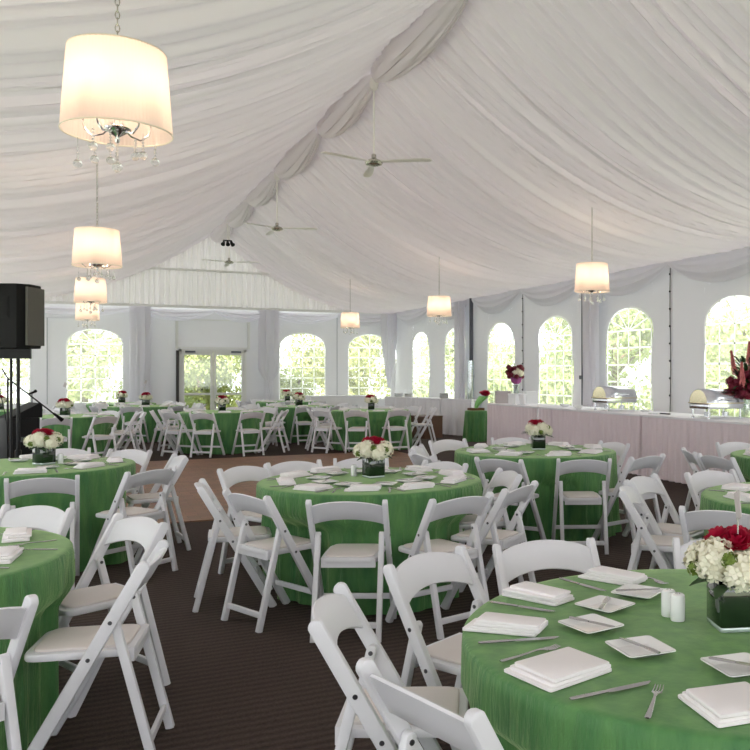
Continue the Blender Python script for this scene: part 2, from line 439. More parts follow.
def wall(name, place, u0, u1, centers, top, door=None):
    """place(u, z, d) -> point; d = small offset towards the room"""
    m = MB(); us = {u0, u1}
    n = int((u1 - u0) / .12)
    for i in range(n + 1): us.add(round(u0 + (u1 - u0) * i / n, 4))
    for c in centers:
        us = {u for u in us if not (c - WW - .02 < u < c + WW + .02)}
        for i in range(25): us.add(round(c - WW + 2 * WW * i / 24, 4))
    if door:
        us = {u for u in us if not (door[0] - .02 < u < door[1] + .02)} | {door[0], door[1]}
    us = sorted(us)
    def wr(u, z):
        return .03 * math.sin(3.1 * u + 1.3 * z) * math.sin(2.2 * z + u) + .008 * math.sin(9 * u + 2 * math.sin(3 * z))
    for a, b in zip(us, us[1:]):
        mid = (a + b) / 2
        c = next((c for c in centers if abs(mid - c) < WW), None)
        if door and door[0] < mid < door[1]: spans = [((door[2], door[2]), (top, top))]
        elif c is not None: spans = [((0, 0), (WB, WB)), ((arch(a - c), arch(b - c)), (top, top))]
        else: spans = [((0, 0), (top, top))]
        for (za, zb), (ta, tb) in spans:
            k = max(1, int((ta - za) / .16)); rows = []
            for i in range(k + 1):
                t = i / k; z1 = za + (ta - za) * t; z2 = zb + (tb - zb) * t
                rows.append([place(a, z1, wr(a, z1)), place(b, z2, wr(b, z2))])
            m.quadgrid(rows)
    return tag(m.build(name, M['vinyl']), kind='structure')

wn = [0]
def window(place, c):
    wn[0] += 1
    m = MB()
    def strip(pts, w=.03, d=.012):
        for (ua, za), (ub, zb) in zip(pts, pts[1:]):
            du, dz = ub - ua, zb - za; L = math.hypot(du, dz) or 1
            nu, nz = -dz / L * w / 2, du / L * w / 2
            rows = []
            for (u, z) in ((ua, za), (ub, zb)):
                rows.append([place(u + nu, z + nz, d * .4), place(u - nu, z - nz, d * .4)])
            m.quadgrid(rows)
    for k in (-1, 0, 1):
        u = k * WW / 2; strip([(c + u, WB), (c + u, WS)])
    z = WS
    while z > WB + .1:
        strip([(c - WW, z), (c + WW, z)]); z -= .297
    for a in (30, 60, 90, 120, 150):
        ca, sa = math.cos(math.radians(a)), math.sin(math.radians(a))
        strip([(c + .06 * ca, WS + .03 * sa), (c + WW * ca, WS + (WT - WS) * sa)], .024)
    edge = [(c - WW, WB)] + [(c - WW * math.cos(PI * i / 24), WS + (WT - WS) * math.sin(PI * i / 24)) for i in range(25)] + [(c + WW, WB), (c - WW, WB)]
    strip(edge, .04)
    o = tag(m.build(f'window_{wn[0]}', M['muntin'], smooth=False), kind='structure')
    p = MB(); p.cap([place(u, z, -.004) for u, z in edge[:-1]])
    p.build('window_pane', M['pane'], o, smooth=False)
    return o

pr = lambda u, z, d: Vector((XR - d, u, z))
pl_ = lambda u, z, d: Vector((XL + d, u, z))
pg = lambda u, z, d: Vector((u, YG - d, z))
RC = [-3.0, -.5, 2.1, 4.6, 7.1, 9.6, 12.27, 14.82, 17.3, 19.9, 22.3]
wall('wall_right', pr, Y0, YG, RC, ZE)
for c in RC: window(pr, c)
LC = [-3.0, -.5, 2.1, 4.6, 7.1, 9.6, 12.27, 14.82, 17.3, 19.9, 22.3]
wall('wall_left', pl_, Y0, YG, LC, ZE)
for c in LC: window(pl_, c)
GC = [-1.75, .4, 5.78, 7.78]
DX0, DX1, DZ = 2.44, 4.2, 2.14
wall('wall_gable', pg, XL, XR, GC, ZE, (DX0, DX1, DZ))
for c in GC: window(pg, c)

m = MB(); rows = [[], []]
for i in range(41):
    x = XL + (XR - XL) * i / 40; t = max(.02, 1 - abs(x - XM) / ((XR - XM) if x > XM else (XM - XL)))
    rows[0].append(Vector((x, Y0, 2.3))); rows[1].append(Vector((x, Y0, ZE + (ZR - ZE) * t)))
m.quadgrid(rows); tag(m.build('wall_back_light_block', M['vinyl']), kind='structure')  # unseen upper end wall, added to keep light off the near ceiling
# gable triangle: pleated cloth up to the roof
def roofz(x):
    return ZE + (ZR - ZE) * (1 - (abs(x - XM) / ((XR - XM) if x > XM else (XM - XL))))
m = MB(); rows = []
for j in range(13):
    t = j / 12; row = []
    for i in range(561):
        x = XL + (XR - XL) * i / 560
        f = 2 * PI * x / .17 + 1.2 * math.sin(4 * x)
        d = .03 * math.sin(f) + .012 * math.sin(2.3 * f)
        row.append(Vector((x, YG - .12 + d, ZE - .02 + max(.02, roofz(x) - ZE) * t)))
    rows.append(row)
m.quadgrid(rows); tag(m.build('wall_gable_top', M['gable']), kind='structure')
m = MB(); m.box(((XL + XR) / 2, YG - .15, ZE - .02), (XR - XL, .06, .07)); m.box((XM, YG - .17, 4.27), (4.8, .05, .06))
tag(m.build('trim_1', M['alu'], smooth=False), kind='structure')
# roof frame ends: eave rails
for k, x in ((2, XL), (3, XR)):
    m = MB(); m.box((x, (Y0 + YG) / 2, ZE + .03), (.1, YG - Y0, .09)); tag(m.build(f'trim_{k}', M['alu'], smooth=False), kind='structure')

# wall posts, lacing and drapes
for y in POSTS:
    m = MB(); m.box((XR - .09, y, ZE / 2), (.08, .05, ZE)); m.box((XR - .1, y, 1.42), (.13, .1, .07))
    tag(m.build('wall_post', M['postgrey'], smooth=False), kind='structure')
    m = MB(); m.box((XL + .1, y, ZE / 2), (.1, .13, ZE)); tag(m.build('wall_post', M['postgrey'], smooth=False), kind='structure')
LACE = [(.85, 'x'), (5.95, 'x'), (11.07, 'between the two right-wall windows nearest the viewer'), (16.15, 'between the far pair of right-wall windows')]
for y, w in LACE[2:]:
    m = MB(); m.tube([(XR - .035, y + .01 * math.sin(9 * z / 10), ZE - .1 - z * .3) for z in range(11)], .005, 6)
    o = m.build('lacing_cord', M['blackmetal'])
    tag(o, 'dark toggled lacing cord ' + w, 'lacing cord', 'wall lacing cords')
    for i in range(11):
        q = MB(); q.ball((XR - .045, y, ZE - .2 - i * .28), .016, 8); q.build('toggle', M['blackmetal'], o)
    # welt seam
    m = MB(); m.box((XR - .02, y, ZE / 2), (.012, .05, ZE)); tag(m.build('wall_seam', M['vinyl'], smooth=False), kind='structure')
for k, (x, lab) in enumerate(((-.68, 'left of the arched gable window'), (6.78, 'x'))):
    m = MB(); m.tube([(x + (.0 if k else -.02), YG - .035, ZE - .2 - z * .3) for z in range(9)], .007, 5)
    tag(m.build('lacing_cord', M['postgrey']), 'thin grey lacing cord on the gable wall ' + (['left of the arched window', 'between the two right arched windows'][k]), 'lacing cord', 'wall lacing cords')

def column(x, y, w, z0, z1, d, along, label, pinch=None):
    """gathered drape hanging against a post; along = 'x' or 'y' for its width"""
    m = MB(); rows = []
    for j in range(25):
        z = z1 + (z0 - z1) * j / 24; row = []
        k = 1
        if pinch: k = pinch(j / 24)
        for i in range(64):
            a = 2 * PI * i / 64
            rr = 1 + .16 * math.sin(9 * a + .6 * math.sin(2 * z)) + .06 * math.sin(17 * a + z)
            u = w / 2 * k * math.cos(a) * rr; v = d / 2 * k * math.sin(a) * rr
            row.append(Vector((x + (u if along == 'x' else v), y + (v if along == 'x' else u), z)))
        rows.append(row)
    m.loft(rows)
    tag(m.build('drape_column', M['drape']), label, 'drape', 'gathered white drapes on the posts')
column(XR - .19, 13.2, .42, .02, ZE - .05, .16, 'y', 'gathered white drape beside the grey post left of the chafing dishes')
column(XR - .18, 19.2, .46, .02, ZE - .05, .16, 'y', 'gathered white drape beside the grey post behind the tall glass cylinder')
column(1.47, YG - .16, .46, .02, ZE - .05, .18, 'x', 'gathered white drape on the gable wall left of the glass doors')
column(4.8, YG - .16, .5, 1.25, ZE - .05, .2, 'x', 'gathered white drape right of the glass doors, tied up short', lambda t: 1 if t < .8 else 1 - .75 * ((t - .8) / .2) ** 1.5)
column(4.8, YG - .15, .2, .02, 1.27, .12, 'x', 'narrow tail of white drape hanging right of the glass doors')
column(XR - .32, YG - .3, .42, 1.05, ZE - .05, .25, 'x', 'gathered white drape in the tent corner, tapering to a tie', lambda t: 1 if t < .35 else 1 - .85 * ((t - .35) / .65))

def swag(p0, p1, sag, inward, label, n=40, h0=.06):
    p0 = Vector(p0); p1 = Vector(p1); iv = Vector(inward); rows = []
    for j in range(15):
        s_ = j / 14; row = []
        for i in range(n + 1):
            t = i / n; b = math.sin(PI * t) ** .8
            top = p0.lerp(p1, t) + Vector((0, 0, .02 - .05 * b))
            drop = (h0 + sag * b) * s_
            out = .03 + .10 * b * math.sin(PI * min(1, s_ * .9 + .1)) + .016 * math.sin(s_ * 19 + 2 * b) * b
            row.append(top + iv * out - Vector((0, 0, drop)))
        rows.append(row)
    m = MB(); m.quadgrid(rows)
    tag(m.build('wall_swag', M['drape']), label, 'fabric swag', 'fabric swags along the wall tops')
ry = [5.95, 8.5, 11.07, 13.6, 16.15, 18.7, 21.4, YG - .2]
rl = ['out past the right picture edge', 'over the nearest right-wall window', 'over the left chafing dish', 'over the window left of the large lit lamp', 'over the tall-vase bouquet', 'first past the tall glass cylinder', 'farthest, in the tent corner']
for k in range(len(ry) - 1):
    swag((XR - .06, ry[k], ZE), (XR - .06, ry[k + 1], ZE), .36, (-1, 0, 0), 'white fabric swag on the right wall, ' + rl[k])
gx = [XL + .1, 1.3, 3.32, 4.75, 6.78, XR - .2]
gl = ['over the left arched windows', 'left half above the glass doors', 'right half above the glass doors', 'over the window right of the doors', 'over the rightmost gable window']
for k in range(5):
    swag((gx[k], YG - .1, ZE - .08), (gx[k + 1], YG - .1, ZE - .12), .22, (0, -1, 0), 'white fabric swag on the gable wall, ' + gl[k])

# glass double door in the gable
d = empty('door_1', ((DX0 + DX1) / 2, YG, 0)); tag(d, kind='structure')
w = DX1 - DX0
m = MB()
for x in (-w / 2 + .03, w / 2 - .03): m.box((x, -.02, DZ / 2), (.06, .1, DZ))
m.box((0, -.02, DZ - .03), (w, .1, .07)); m.build('door_frame', M['alu'], d, smooth=False)
m = MB(); m.box((-w / 2 - .045, -.07, 1.05), (.07, .09, 2.1)); m.build('door_post', M['darkpost'], d, smooth=False)
for s_ in (-1, 1):
    m = MB(); lw = w / 2 - .07; cx = s_ * (lw / 2 + .006)
    for x in (cx - lw / 2 + .035, cx + lw / 2 - .035): m.box((x, -.03, DZ / 2 - .02), (.07, .05, DZ - .08))
    for z, h in ((DZ - .11, .09), (.92, .06), (.1, .2)): m.box((cx, -.03, z), (lw - .14, .05, h))
    lf = m.build('door_leaf', M['alu'], d, smooth=False)
    g = MB(); g.box((cx, -.03, 1.5), (lw - .14, .008, 1.1)); g.box((cx, -.03, .545), (lw - .14, .008, .69)); g.build('door_glass', M['glass'], lf, smooth=False)
    h = MB(); h.box((s_ * .06, -.085, 1.02), (.05, .06, .26)); h.build('door_handle', M['alu'], lf, smooth=False)
    h = MB(); h.box((s_ * .6, -.08, DZ - .07), (.26, .07, .05)); h.build('door_closer', M['postgrey'], lf, smooth=False)
m = MB()
for x in (2.38, 4.26): m.box((x, YG - .07, 2.55), (.07, .05, .8))
m.box((3.32, YG - .06, 2.94), (1.9, .03, .03)); m.box((3.32, YG - .06, 2.18), (1.9, .03, .04))
tag(m.build('trim_4', M['alu'], smooth=False), kind='structure')

# ------------------------------------------------------------------ folding chair
def make_chair():
    root = empty('folding_chair'); tag(root, 'white folding chair', 'chair')
    def rail_y(z): return -.245 + (.785 - z) / .785 * .45
    # seat
    out = []
    for a in range(40):
        t = 2 * PI * a / 40; c, s_ = math.cos(t), math.sin(t)
        e = .22
        y = .2 * math.copysign(abs(s_) ** e, s_); x = (.170 + .008 * (y / .2 if y < 0 else y / .2 * .2)) * math.copysign(abs(c) ** e, c)
        out.append((x, y + .0))
    m = MB(); m.prism(out, .425, .455, .008)
    m.box((0, -.185, .43), (.31, .022, .055))
    seat = m.build('seat', M['resin'], root)
    m = MB(); m.prism([(x * .86, y * .86) for x, y in out], .453, .468, .010); m.build('seat_pad', M['pad'], seat)
    # backrest: curved arched slat
    m = MB(); rows = []
    for i in range(17):
        x = -.204 + .408 * i / 16; q = 1 - (x / .204) ** 2
        zt = .755 + .034 * q ** .9; zb = .648 + .038 * q ** .9
        th = .009
        def at(z, dy): return Vector((x, rail_y(z) + dy - .03 * q, z))
        rows.append([at(zb, th), at(zb - .005, 0), at(zb, -th), at((zb + zt) / 2, -th * 1.1), at(zt, -th), at(zt + .005, 0), at(zt, th), at((zb + zt) / 2, th * 1.1)])
    m.loft(rows); m.build('backrest', M['resin'], root)
    for s_ in (-1, 1):
        m = MB(); x = s_ * .216
        m.bar((x, rail_y(.795), .795), (x, rail_y(0), 0), (1, 0, 0), .030, .050, round0=True)
        m.cur = 1
        for z in (.575, .44):
            m.tube([(x + s_ * .012, rail_y(z), z), (x + s_ * .0165, rail_y(z), z)], .008, 10)
        m.build('leg', [M['resin'], M['bolt']], root)
        m = MB(); x = s_ * .184
        m.bar((x, -.125, .595), (x, -.275, 0), (1, 0, 0), .032, .036, round0=True)
        m.cur = 1; m.tube([(x - s_ * .012, -.131, .57), (x - s_ * .018, -.131, .57)], .008, 10)
        m.build('leg', [M['resin'], M['bolt']], root)
    m = MB(); m.bar((-.19, -.252, .09), (.19, -.252, .09), (0, 1, .0), .02, .034); m.build('stretcher', M['resin'], root)
    m = MB(); m.bar((-.21, rail_y(.16), .16), (.21, rail_y(.16), .16), (0, 1, 0), .016, .034); m.build('stretcher', M['resin'], root)
    return root
chair = Proto(make_chair())

# ------------------------------------------------------------------ tables, their cloths and chairs
CAM = Vector((0, 0, 1.52))
SIDES = ['near side', 'near side, slightly right', 'right side, towards camera', 'right side', 'right side, towards back', 'far side, slightly right',
         'far side', 'far side, slightly left', 'left side, towards back', 'left side', 'left side, towards camera', 'near side, slightly left']
used = set()
def side_of(tx, ty, x, y, key):
    v = math.atan2(ty, tx)                       # viewing direction to the table
    a = math.atan2(y - ty, x - tx) - (v + PI)    # 0 = towards the viewer
    k = round(math.degrees(a) / 30) % 12
    for d_ in (0, 1, -1, 2, -2):
        kk = (k + d_) % 12
        if (key, kk) not in used:
            used.add((key, kk)); return SIDES[kk]
    return SIDES[k]

TR = .782
def make_cloth(seed, tx, ty, seats):
    """seats: chairs (x, y, heading) whose fronts push the hanging cloth inwards"""
    r = random.Random(seed); n = 220
    ks = [(k, r.uniform(.3, 1), r.uniform(0, 6.28)) for k in (5, 8, 11, 14, 17, 22, 27)]
    s0 = sum(a for _, a, _ in ks)
    def fold(t): return sum(a * math.sin(k * t + p) for k, a, p in ks) / s0 * 1.9
    rows = []
    for rad, z in ((.001, .760), (.25, .7605), (.5, .7605), (.68, .760), (.75, .7595), (.772, .757), (.780, .750)):
        rows.append([Vector((rad * math.cos(2 * PI * i / n), rad * math.sin(2 * PI * i / n), z)) for i in range(n)])
    def sm(x): x = min(1, max(0, x)); return x * x * (3 - 2 * x)
    for j in range(1, 25):
        t = j / 24; row = []
        for i in range(n):
            a = 2 * PI * i / n
            rad = TR + .022 * t + .042 * t ** .8 * fold(a + .12 * math.sin(3 * t)) + .005 * math.sin(37 * a + 9 * t) * t
            p = Vector((rad * math.cos(a), rad * math.sin(a), .745 * (1 - t) + .006))
            for sx_, sy_, hd in seats:
                dx, dy = p.x + tx - sx_, p.y + ty - sy_; ly = dx * math.cos(hd) + dy * math.sin(hd); lx = -dx * math.sin(hd) + dy * math.cos(hd)
                lim = .25 + .012 * math.sin(40 * lx)
                if ly < lim and abs(lx) < .40:
                    wgt = sm((.40 - abs(lx)) / .14) * sm((.62 - p.z) / .13)
                    p = p + Vector((math.cos(hd), math.sin(hd), 0)) * (lim - ly) * wgt
            row.append(p)
        rows.append(row)
    m = MB(); m.quadgrid(rows, closed_u=True)
    o = m.build('tablecloth', M['cloth'], angle=60, loc=(tx, ty, 0)); tag(o, None, 'tablecloth', 'green cloths on the round tables')
    return o

# name -> (x, y, phrase, explicit chairs [(slat x, slat y, facing degrees)] or ring (offset degrees, count))
TABLES = {
 'near': (1.72, 1.96, 'nearest green table', [(1.235, 3.15, -62), (.71, 2.66, -25), (.70, 1.86, 15), (1.79, 3.18, -98), (2.53, 2.88, -120)]),
 'mid': (1.86, 5.80, 'middle green table', [(1.36, 4.69, 64), (.90, 5.25, 23), (.72, 5.86, -8), (1.14, 6.74, -62), (1.57, 6.93, -81), (2.14, 6.95, -103), (2.02, 4.56, 105), (2.55, 4.83, 126), (2.83, 5.54, 172), (2.66, 6.35, 206)]),
 'left': (-.80, 4.22, 'cut-off green table at left edge', [(-.19, 5.22, 227), (.28, 4.58, 205), (.28, 3.71, 166), (-.32, 3.03, 120)]),
 'speaker': (-.34, 7.9, 'green table by black speaker', [(-.22, 6.66, 90), (.50, 6.84, 126), (.80, 7.86, 186), (.44, 8.67, 228), (-.12, 9.05, -92)]),
 'buffet': (3.98, 7.25, 'green table before the buffet', [(3.79, 6.05, 66), (3.16, 6.40, 33), (2.72, 7.06, 5), (2.98, 7.85, -32), (3.55, 8.42, -80), (4.3, 8.38, -105), (4.97, 7.35, 186), (4.44, 6.05, 105)]),
 'right': (4.12, 3.74, 'cut-off green table at right edge', [(3.49, 4.84, -62), (3.12, 4.48, -42), (4.15, 4.90, -88), (3.05, 3.50, 38)]),
 'corner': (6.08, 5.68, 'cut-off green table by the buffet', [(4.97, 5.80, 0), (5.1, 6.32, -25), (6.10, 6.80, -100)]),
 'doors': (2.49, 17.07, 'far green table before the doors', (-110, 10)),
 'head': (5.25, 16.37, 'far green table before white head table', (-122, 10)),
 'stand': (-.2, 16.55, 'far green table behind the speaker', (-92, 10)),
 'doorleft': (1.36, 20.6, 'green table just left of doors', (-105, 9)),
 'backleft': (.95, 22.6, 'rearmost green table left of doors', (-20, 8)),
 'doorright': (4.42, 19.0, 'green table just right of doors', (-100, 9)),
 'backright': (4.85, 22.15, 'rearmost green table right of doors', (-20, 8)),
 'farleft': (-1.4, 19.6, 'far green table at left edge', (-60, 8)),
}
CL = {'near': 'floor-length green cloth over the round table nearest the camera, at lower right',
 'mid': 'floor-length green cloth over the round table in the middle of the carpet',
 'left': 'floor-length green cloth over the round table cut off by the left edge',
 'speaker': 'floor-length green cloth over the round table in front of the black speaker',
 'buffet': 'floor-length green cloth over the round table in front of the skirted buffet',
 'right': 'floor-length green cloth over the cut-off table behind the nearest one, right edge',
 'corner': 'floor-length green cloth over the cut-off table against the buffet, right edge',
 'doors': 'green cloth over the far round table in front of the glass doors',
 'head': 'green cloth over the far round table in front of the white head table',
 'stand': 'green cloth over the far round table behind the black speaker and case',
 'doorleft': 'green cloth over the round table just left of the glass doors',
 'backleft': 'green cloth over the rearmost round table left of the glass doors',
 'doorright': 'green cloth over the round table just right of the glass doors',
 'backright': 'green cloth over the rearmost round table right of the glass doors',
 'farleft': 'green cloth over the far round table at the left edge'}
RING = {}; PLACED = []
for idx, (key, (tx, ty, phrase, ch)) in enumerate(TABLES.items()):
    seats = []
    rr = random.Random(idx + 50)
    if isinstance(ch, tuple):
        off, n = ch; lst = []
        for k in range(n):
            a = math.radians(off + 360 / n * k + rr.uniform(-5, 5)); rad = 1.24 + rr.uniform(-.04, .06)
            lst.append((tx + rad * math.cos(a), ty + rad * math.sin(a), math.degrees(a) + 180 + rr.uniform(-10, 10)))
        ch = lst
    RING[key] = [math.atan2(y - ty, x - tx) for x, y, _ in ch]
    for x, y, f in ch:
        if y > YG - .75 or x < XL + .4 or (key == 'backright' and x > 5.5): continue
        fr = math.radians(f)
        ox, oy = x + .245 * math.cos(fr), y + .245 * math.sin(fr)
        if isinstance(TABLES[key][3], tuple) and any(math.hypot(ox - a, oy - b) < .5 for a, b in PLACED): continue
        PLACED.append((ox, oy)); seats.append((ox, oy, fr))
        z = .012 if (.1 < ox < 5.6 and 9.0 < oy < 15.6) else 0
        chair.place((ox, oy, z), fr - PI / 2, 'white folding chair, ' + side_of(tx, ty, x, y, ('c', key)) + ', ' + phrase, 'white folding chairs around the round tables')
    make_cloth(11 + idx, tx, ty, seats)['label'] = CL[key]

# ------------------------------------------------------------------ table settings
def make_napkin(L, W, layers, seed, name='napkin'):
    r = random.Random(seed); m = MB(); z = 0
    for k in range(layers):
        th = .0085; l = L * (1 - .05 * k); w_ = W * (1 - .07 * k); dx = r.uniform(-.012, .012) + .008 * k; dy = r.uniform(-.008, .008)
        pts = rrect(l, w_, .006, 2)
        pts = [(x + dx + .05 * y * r.uniform(.9, 1.1), y + dy) for x, y in pts]
        rows = []
        for zz, kk in ((z, .985), (z + .001, 1), (z + th - .001, 1), (z + th, .985)):
            rows.append([Vector((x * kk, y * kk, zz + .003 * math.sin(14 * x + k) * (k / layers))) for x, y in pts])
        m.loft(rows); z += th
    o = m.build(name, M['napkin'], angle=50); tag(o, 'x', 'napkin', 'white folded napkins'); return Proto(o)
nap_long = [make_napkin(.222, .11, 4, s_) for s_ in (1, 2)]
nap_wide = [make_napkin(w_, .18, 3, s_) for s_, w_ in ((5, .22), (6, .185))]

def make_knife(L=.235, name='table_knife'):
    root = empty(name); tag(root, 'x', 'knife', 'table knives')
    m = MB()
    rows = []
    for t, w_, h in ((0, .009, .004), (.02, .014, .006), (.2, .015, .007), (.42, .010, .007), (.45, .009, .005)):
        x = -L / 2 + L * t; rows.append([Vector((x, w_ / 2 * math.cos(a), .0045 + h / 2 * math.sin(a))) for a in [2 * PI * k / 8 for k in range(8)]])
    m.loft(rows); m.build('handle', M['steel'], root)
    m = MB(); rows = []
    for t, a, b in ((.44, -.005, .006), (.5, -.008, .009), (.75, -.008, .010), (.93, -.005, .010), (1, .006, .009)):
        x = -L / 2 + L * t; rows.append([Vector((x, a, .004)), Vector((x, (a + b) / 2, .0055)), Vector((x, b, .0055)), Vector((x, b, .0035)), Vector((x, (a + b) / 2, .0035))])
    m.loft(rows); m.build('blade', M['steel'], root)
    return Proto(root)
knife = make_knife(); butter = make_knife(.155, 'butter_knife')
butter.root['group'] = 'butter knives on the bread plates'

def make_fork(L=.2):
    root = empty('table_fork'); tag(root, 'x', 'fork', 'table forks')
    m = MB(); rows = []
    for t, w_, h, z in ((0, .010, .004, .004), (.03, .015, .005, .004), (.3, .011, .005, .005), (.6, .006, .005, .009), (.68, .012, .004, .009), (.74, .024, .003, .007), (.78, .025, .003, .006)):
        x = -L / 2 + L * t; rows.append([Vector((x, w_ / 2 * math.cos(a), z + h / 2 * math.sin(a))) for a in [2 * PI * k / 8 for k in range(8)]])
    m.loft(rows); m.build('handle', M['steel'], root)
    m = MB()
    for k in range(4):
        y = (k - 1.5) * .0068
        m.tube([(-L / 2 + L * .77, y, .006), (-L / 2 + L * .88, y, .004), (L / 2 - .002, y * .95, .008)], [.0022, .002, .0012], 6)
    m.build('tines', M['steel'], root)
    return Proto(root)
fork = make_fork()

def make_plate():
    S = .145; m = MB(); rows = []
    for k, z in ((.55, 0), (.62, .001), (1, .016), (1.0, .0185), (.93, .018), (.66, .006), (.6, .0055), (.01, .0055)):
        rows.append([Vector((x * k, y * k, z)) for x, y in rrect(S, S, .012, 3)])
    m.loft(rows); o = m.build('bread_plate', M['china'], angle=50); tag(o, 'x', 'plate', 'square white bread plates'); return Proto(o)
plate = make_plate()
TZ = .762
def rad(x): return math.radians(x)

# nearest table, placed as laid
tn = 'nearest green table'
def pair(a, b):
    return ((a[0] + b[0]) / 2, (a[1] + b[1]) / 2, TZ), math.atan2(b[1] - a[1], b[0] - a[0])
for (a, b), p, lab in (
    (((1.042, 2.314), (1.217, 2.151)), nap_long[0], 'long folded napkin at the left of the nearest green table, beside the fork'),
    (((1.309, 2.637), (1.434, 2.376)), nap_long[1], 'long folded napkin at the back left of the nearest green table'),
    (((1.690, 2.700), (1.80, 2.48)), nap_long[0], 'long folded napkin at the far side of the nearest green table'),
    (((.99, 1.83), (1.18, 1.88)), nap_wide[0], 'wide two-layer napkin at the front left of the nearest green table'),
    (((1.235, 1.495), (1.40, 1.475)), nap_wide[1], 'squarish folded napkin at the near edge of the nearest green table')):
    loc, rz = pair(a, b); p.place(loc, rz, 'white ' + lab)
for x, y, r_, lab in ((1.51, 2.286, 20, 'behind the others, crossed by a knife'), (1.355, 2.126, 8, 'at the left centre, near the long napkin'), (1.36, 1.889, -5, 'at the front centre, before the shakers'),
                      (1.70, 2.37, 30, 'beside the two shakers'), (1.50, 1.66, -8, 'in front of the flower vase')):
    plate.place((x, y, TZ), rad(r_), 'square white bread plate ' + lab + ', ' + tn)
    butter.place((x, y, TZ + .0165), rad(r_ + R.choice((-50, -75, 25, 100))), 'small butter knife on the bread plate ' + lab.split(',')[0] + ', ' + tn)
for a, b, lab in (((1.214, 2.512), (1.338, 2.321), 'between the two long napkins at left'), ((1.003, 2.146), (1.22, 2.088), 'below the left long napkin, beside the fork'),
                  ((1.022, 1.684), (1.244, 1.686), 'at the near edge between the two wide napkins'), ((1.581, 2.676), (1.62, 2.47), 'at the far side left of the napkin')):
    loc, rz = pair(a, b); knife.place(loc, rz, 'steel table knife ' + lab + ', ' + tn)
for a, b, lab in (((.985, 1.985), (1.185, 2.02), 'at the front left, above the wide napkin'), ((1.109, 1.514), (1.253, 1.66), 'at the near edge, pointing at the camera'), ((1.861, 2.623), (1.869, 2.452), 'at the far side, right of the napkin')):
    loc, rz = pair(a, b); fork.place(loc, rz, 'steel table fork ' + lab + ', ' + tn)

def setting(key, a, what, seed):
    tx, ty, phrase, _ = TABLES[key]; rr = random.Random(seed)
    ca, sa = math.cos(a), math.sin(a)
    def P(r_, s_): return (tx + r_ * ca - s_ * sa, ty + r_ * sa + s_ * ca, TZ)
    sd = side_of(tx, ty, tx + ca, ty + sa, ('s', key))
    end = ', ' + sd + ', ' + phrase
    if 'n' in what: (rr.choice(nap_long) if rr.random() < .7 else rr.choice(nap_wide)).place(P(.60 + rr.uniform(-.03, .03), rr.uniform(-.03, .03)), a + PI / 2 + rr.uniform(-.35, .35), 'white folded napkin' + end)
    if 'p' in what:
        c = P(.36 + rr.uniform(-.03, .03), .1 + rr.uniform(-.03, .03)); plate.place(c, a + rr.uniform(-.3, .3), 'square white bread plate' + end)
        if 'b' in what: butter.place((c[0], c[1], TZ + .0165), a + 1 + rr.uniform(-.4, .4), 'small butter knife on bread plate' + end)
    if 'k' in what: knife.place(P(.60, .175), a + PI + rr.uniform(-.08, .08), 'steel table knife' + end)
    if 'f' in what: fork.place(P(.60, -.17), a + PI + rr.uniform(-.08, .08), 'steel table fork' + end)
for key, n, off, what in (('mid', 10, -113, 'npbkf'), ('speaker', 8, -88, 'npbkf'), ('buffet', 8, -98, 'npbkf'), ('left', 8, 20, 'npkf'), ('right', 8, 75, 'npk'), ('corner', 8, 70, 'n')):
    tx, ty = TABLES[key][:2]
    for k in range(n):
        a = rad(off + 360 / n * k)
        x, y = tx + .6 * math.cos(a), ty + .6 * math.sin(a)
        # only what the viewer can see of the cut-off tables
        zc = .4447 * x + .8957 * y; px = 500 + 850 * (.8957 * x - .4447 * y) / zc
        if px < -8 or px > 757: continue
        setting(key, a, what, 300 + 17 * k + len(key))
for key in ('doors', 'head', 'stand', 'doorleft', 'doorright', 'backleft', 'backright', 'farleft'):
    for k in range(8):
        setting(key, rad(-95 + 45 * k), 'n', 900 + 13 * k + len(key))

def shaker(x, y, lab, holes=5, h=.082):
    root = empty('salt_shaker', (x, y, TZ)); tag(root, lab, 'shaker', 'white table shakers')
    m = MB(); m.lathe([(.001, 0), (.021, 0), (.0225, .003), (.0225, h - .014), (.021, h - .004), (.016, h), (.001, h)], n=24); m.build('body', M['ceramic'], root)
    m = MB()
    for k in range(holes):
        a = 2 * PI * k / holes; m.lathe([(.0015, 0), (.0015, .0006), (.0002, .0006)], (.007 * math.cos(a), .007 * math.sin(a), h), 6)
    m.build('pouring_holes', M['black'], root)
shaker(1.645, 2.135, 'white ceramic shaker beside the flower vase, left of the touching pair, nearest table')
shaker(1.640, 2.083, 'white ceramic shaker beside the flower vase, right of the touching pair, nearest table')
shaker(1.80, 6.02, 'white ceramic shaker beside the flowers on the middle green table')
shaker(-.13, 7.93, 'white ceramic shaker beside the flowers on the green table by the speaker')

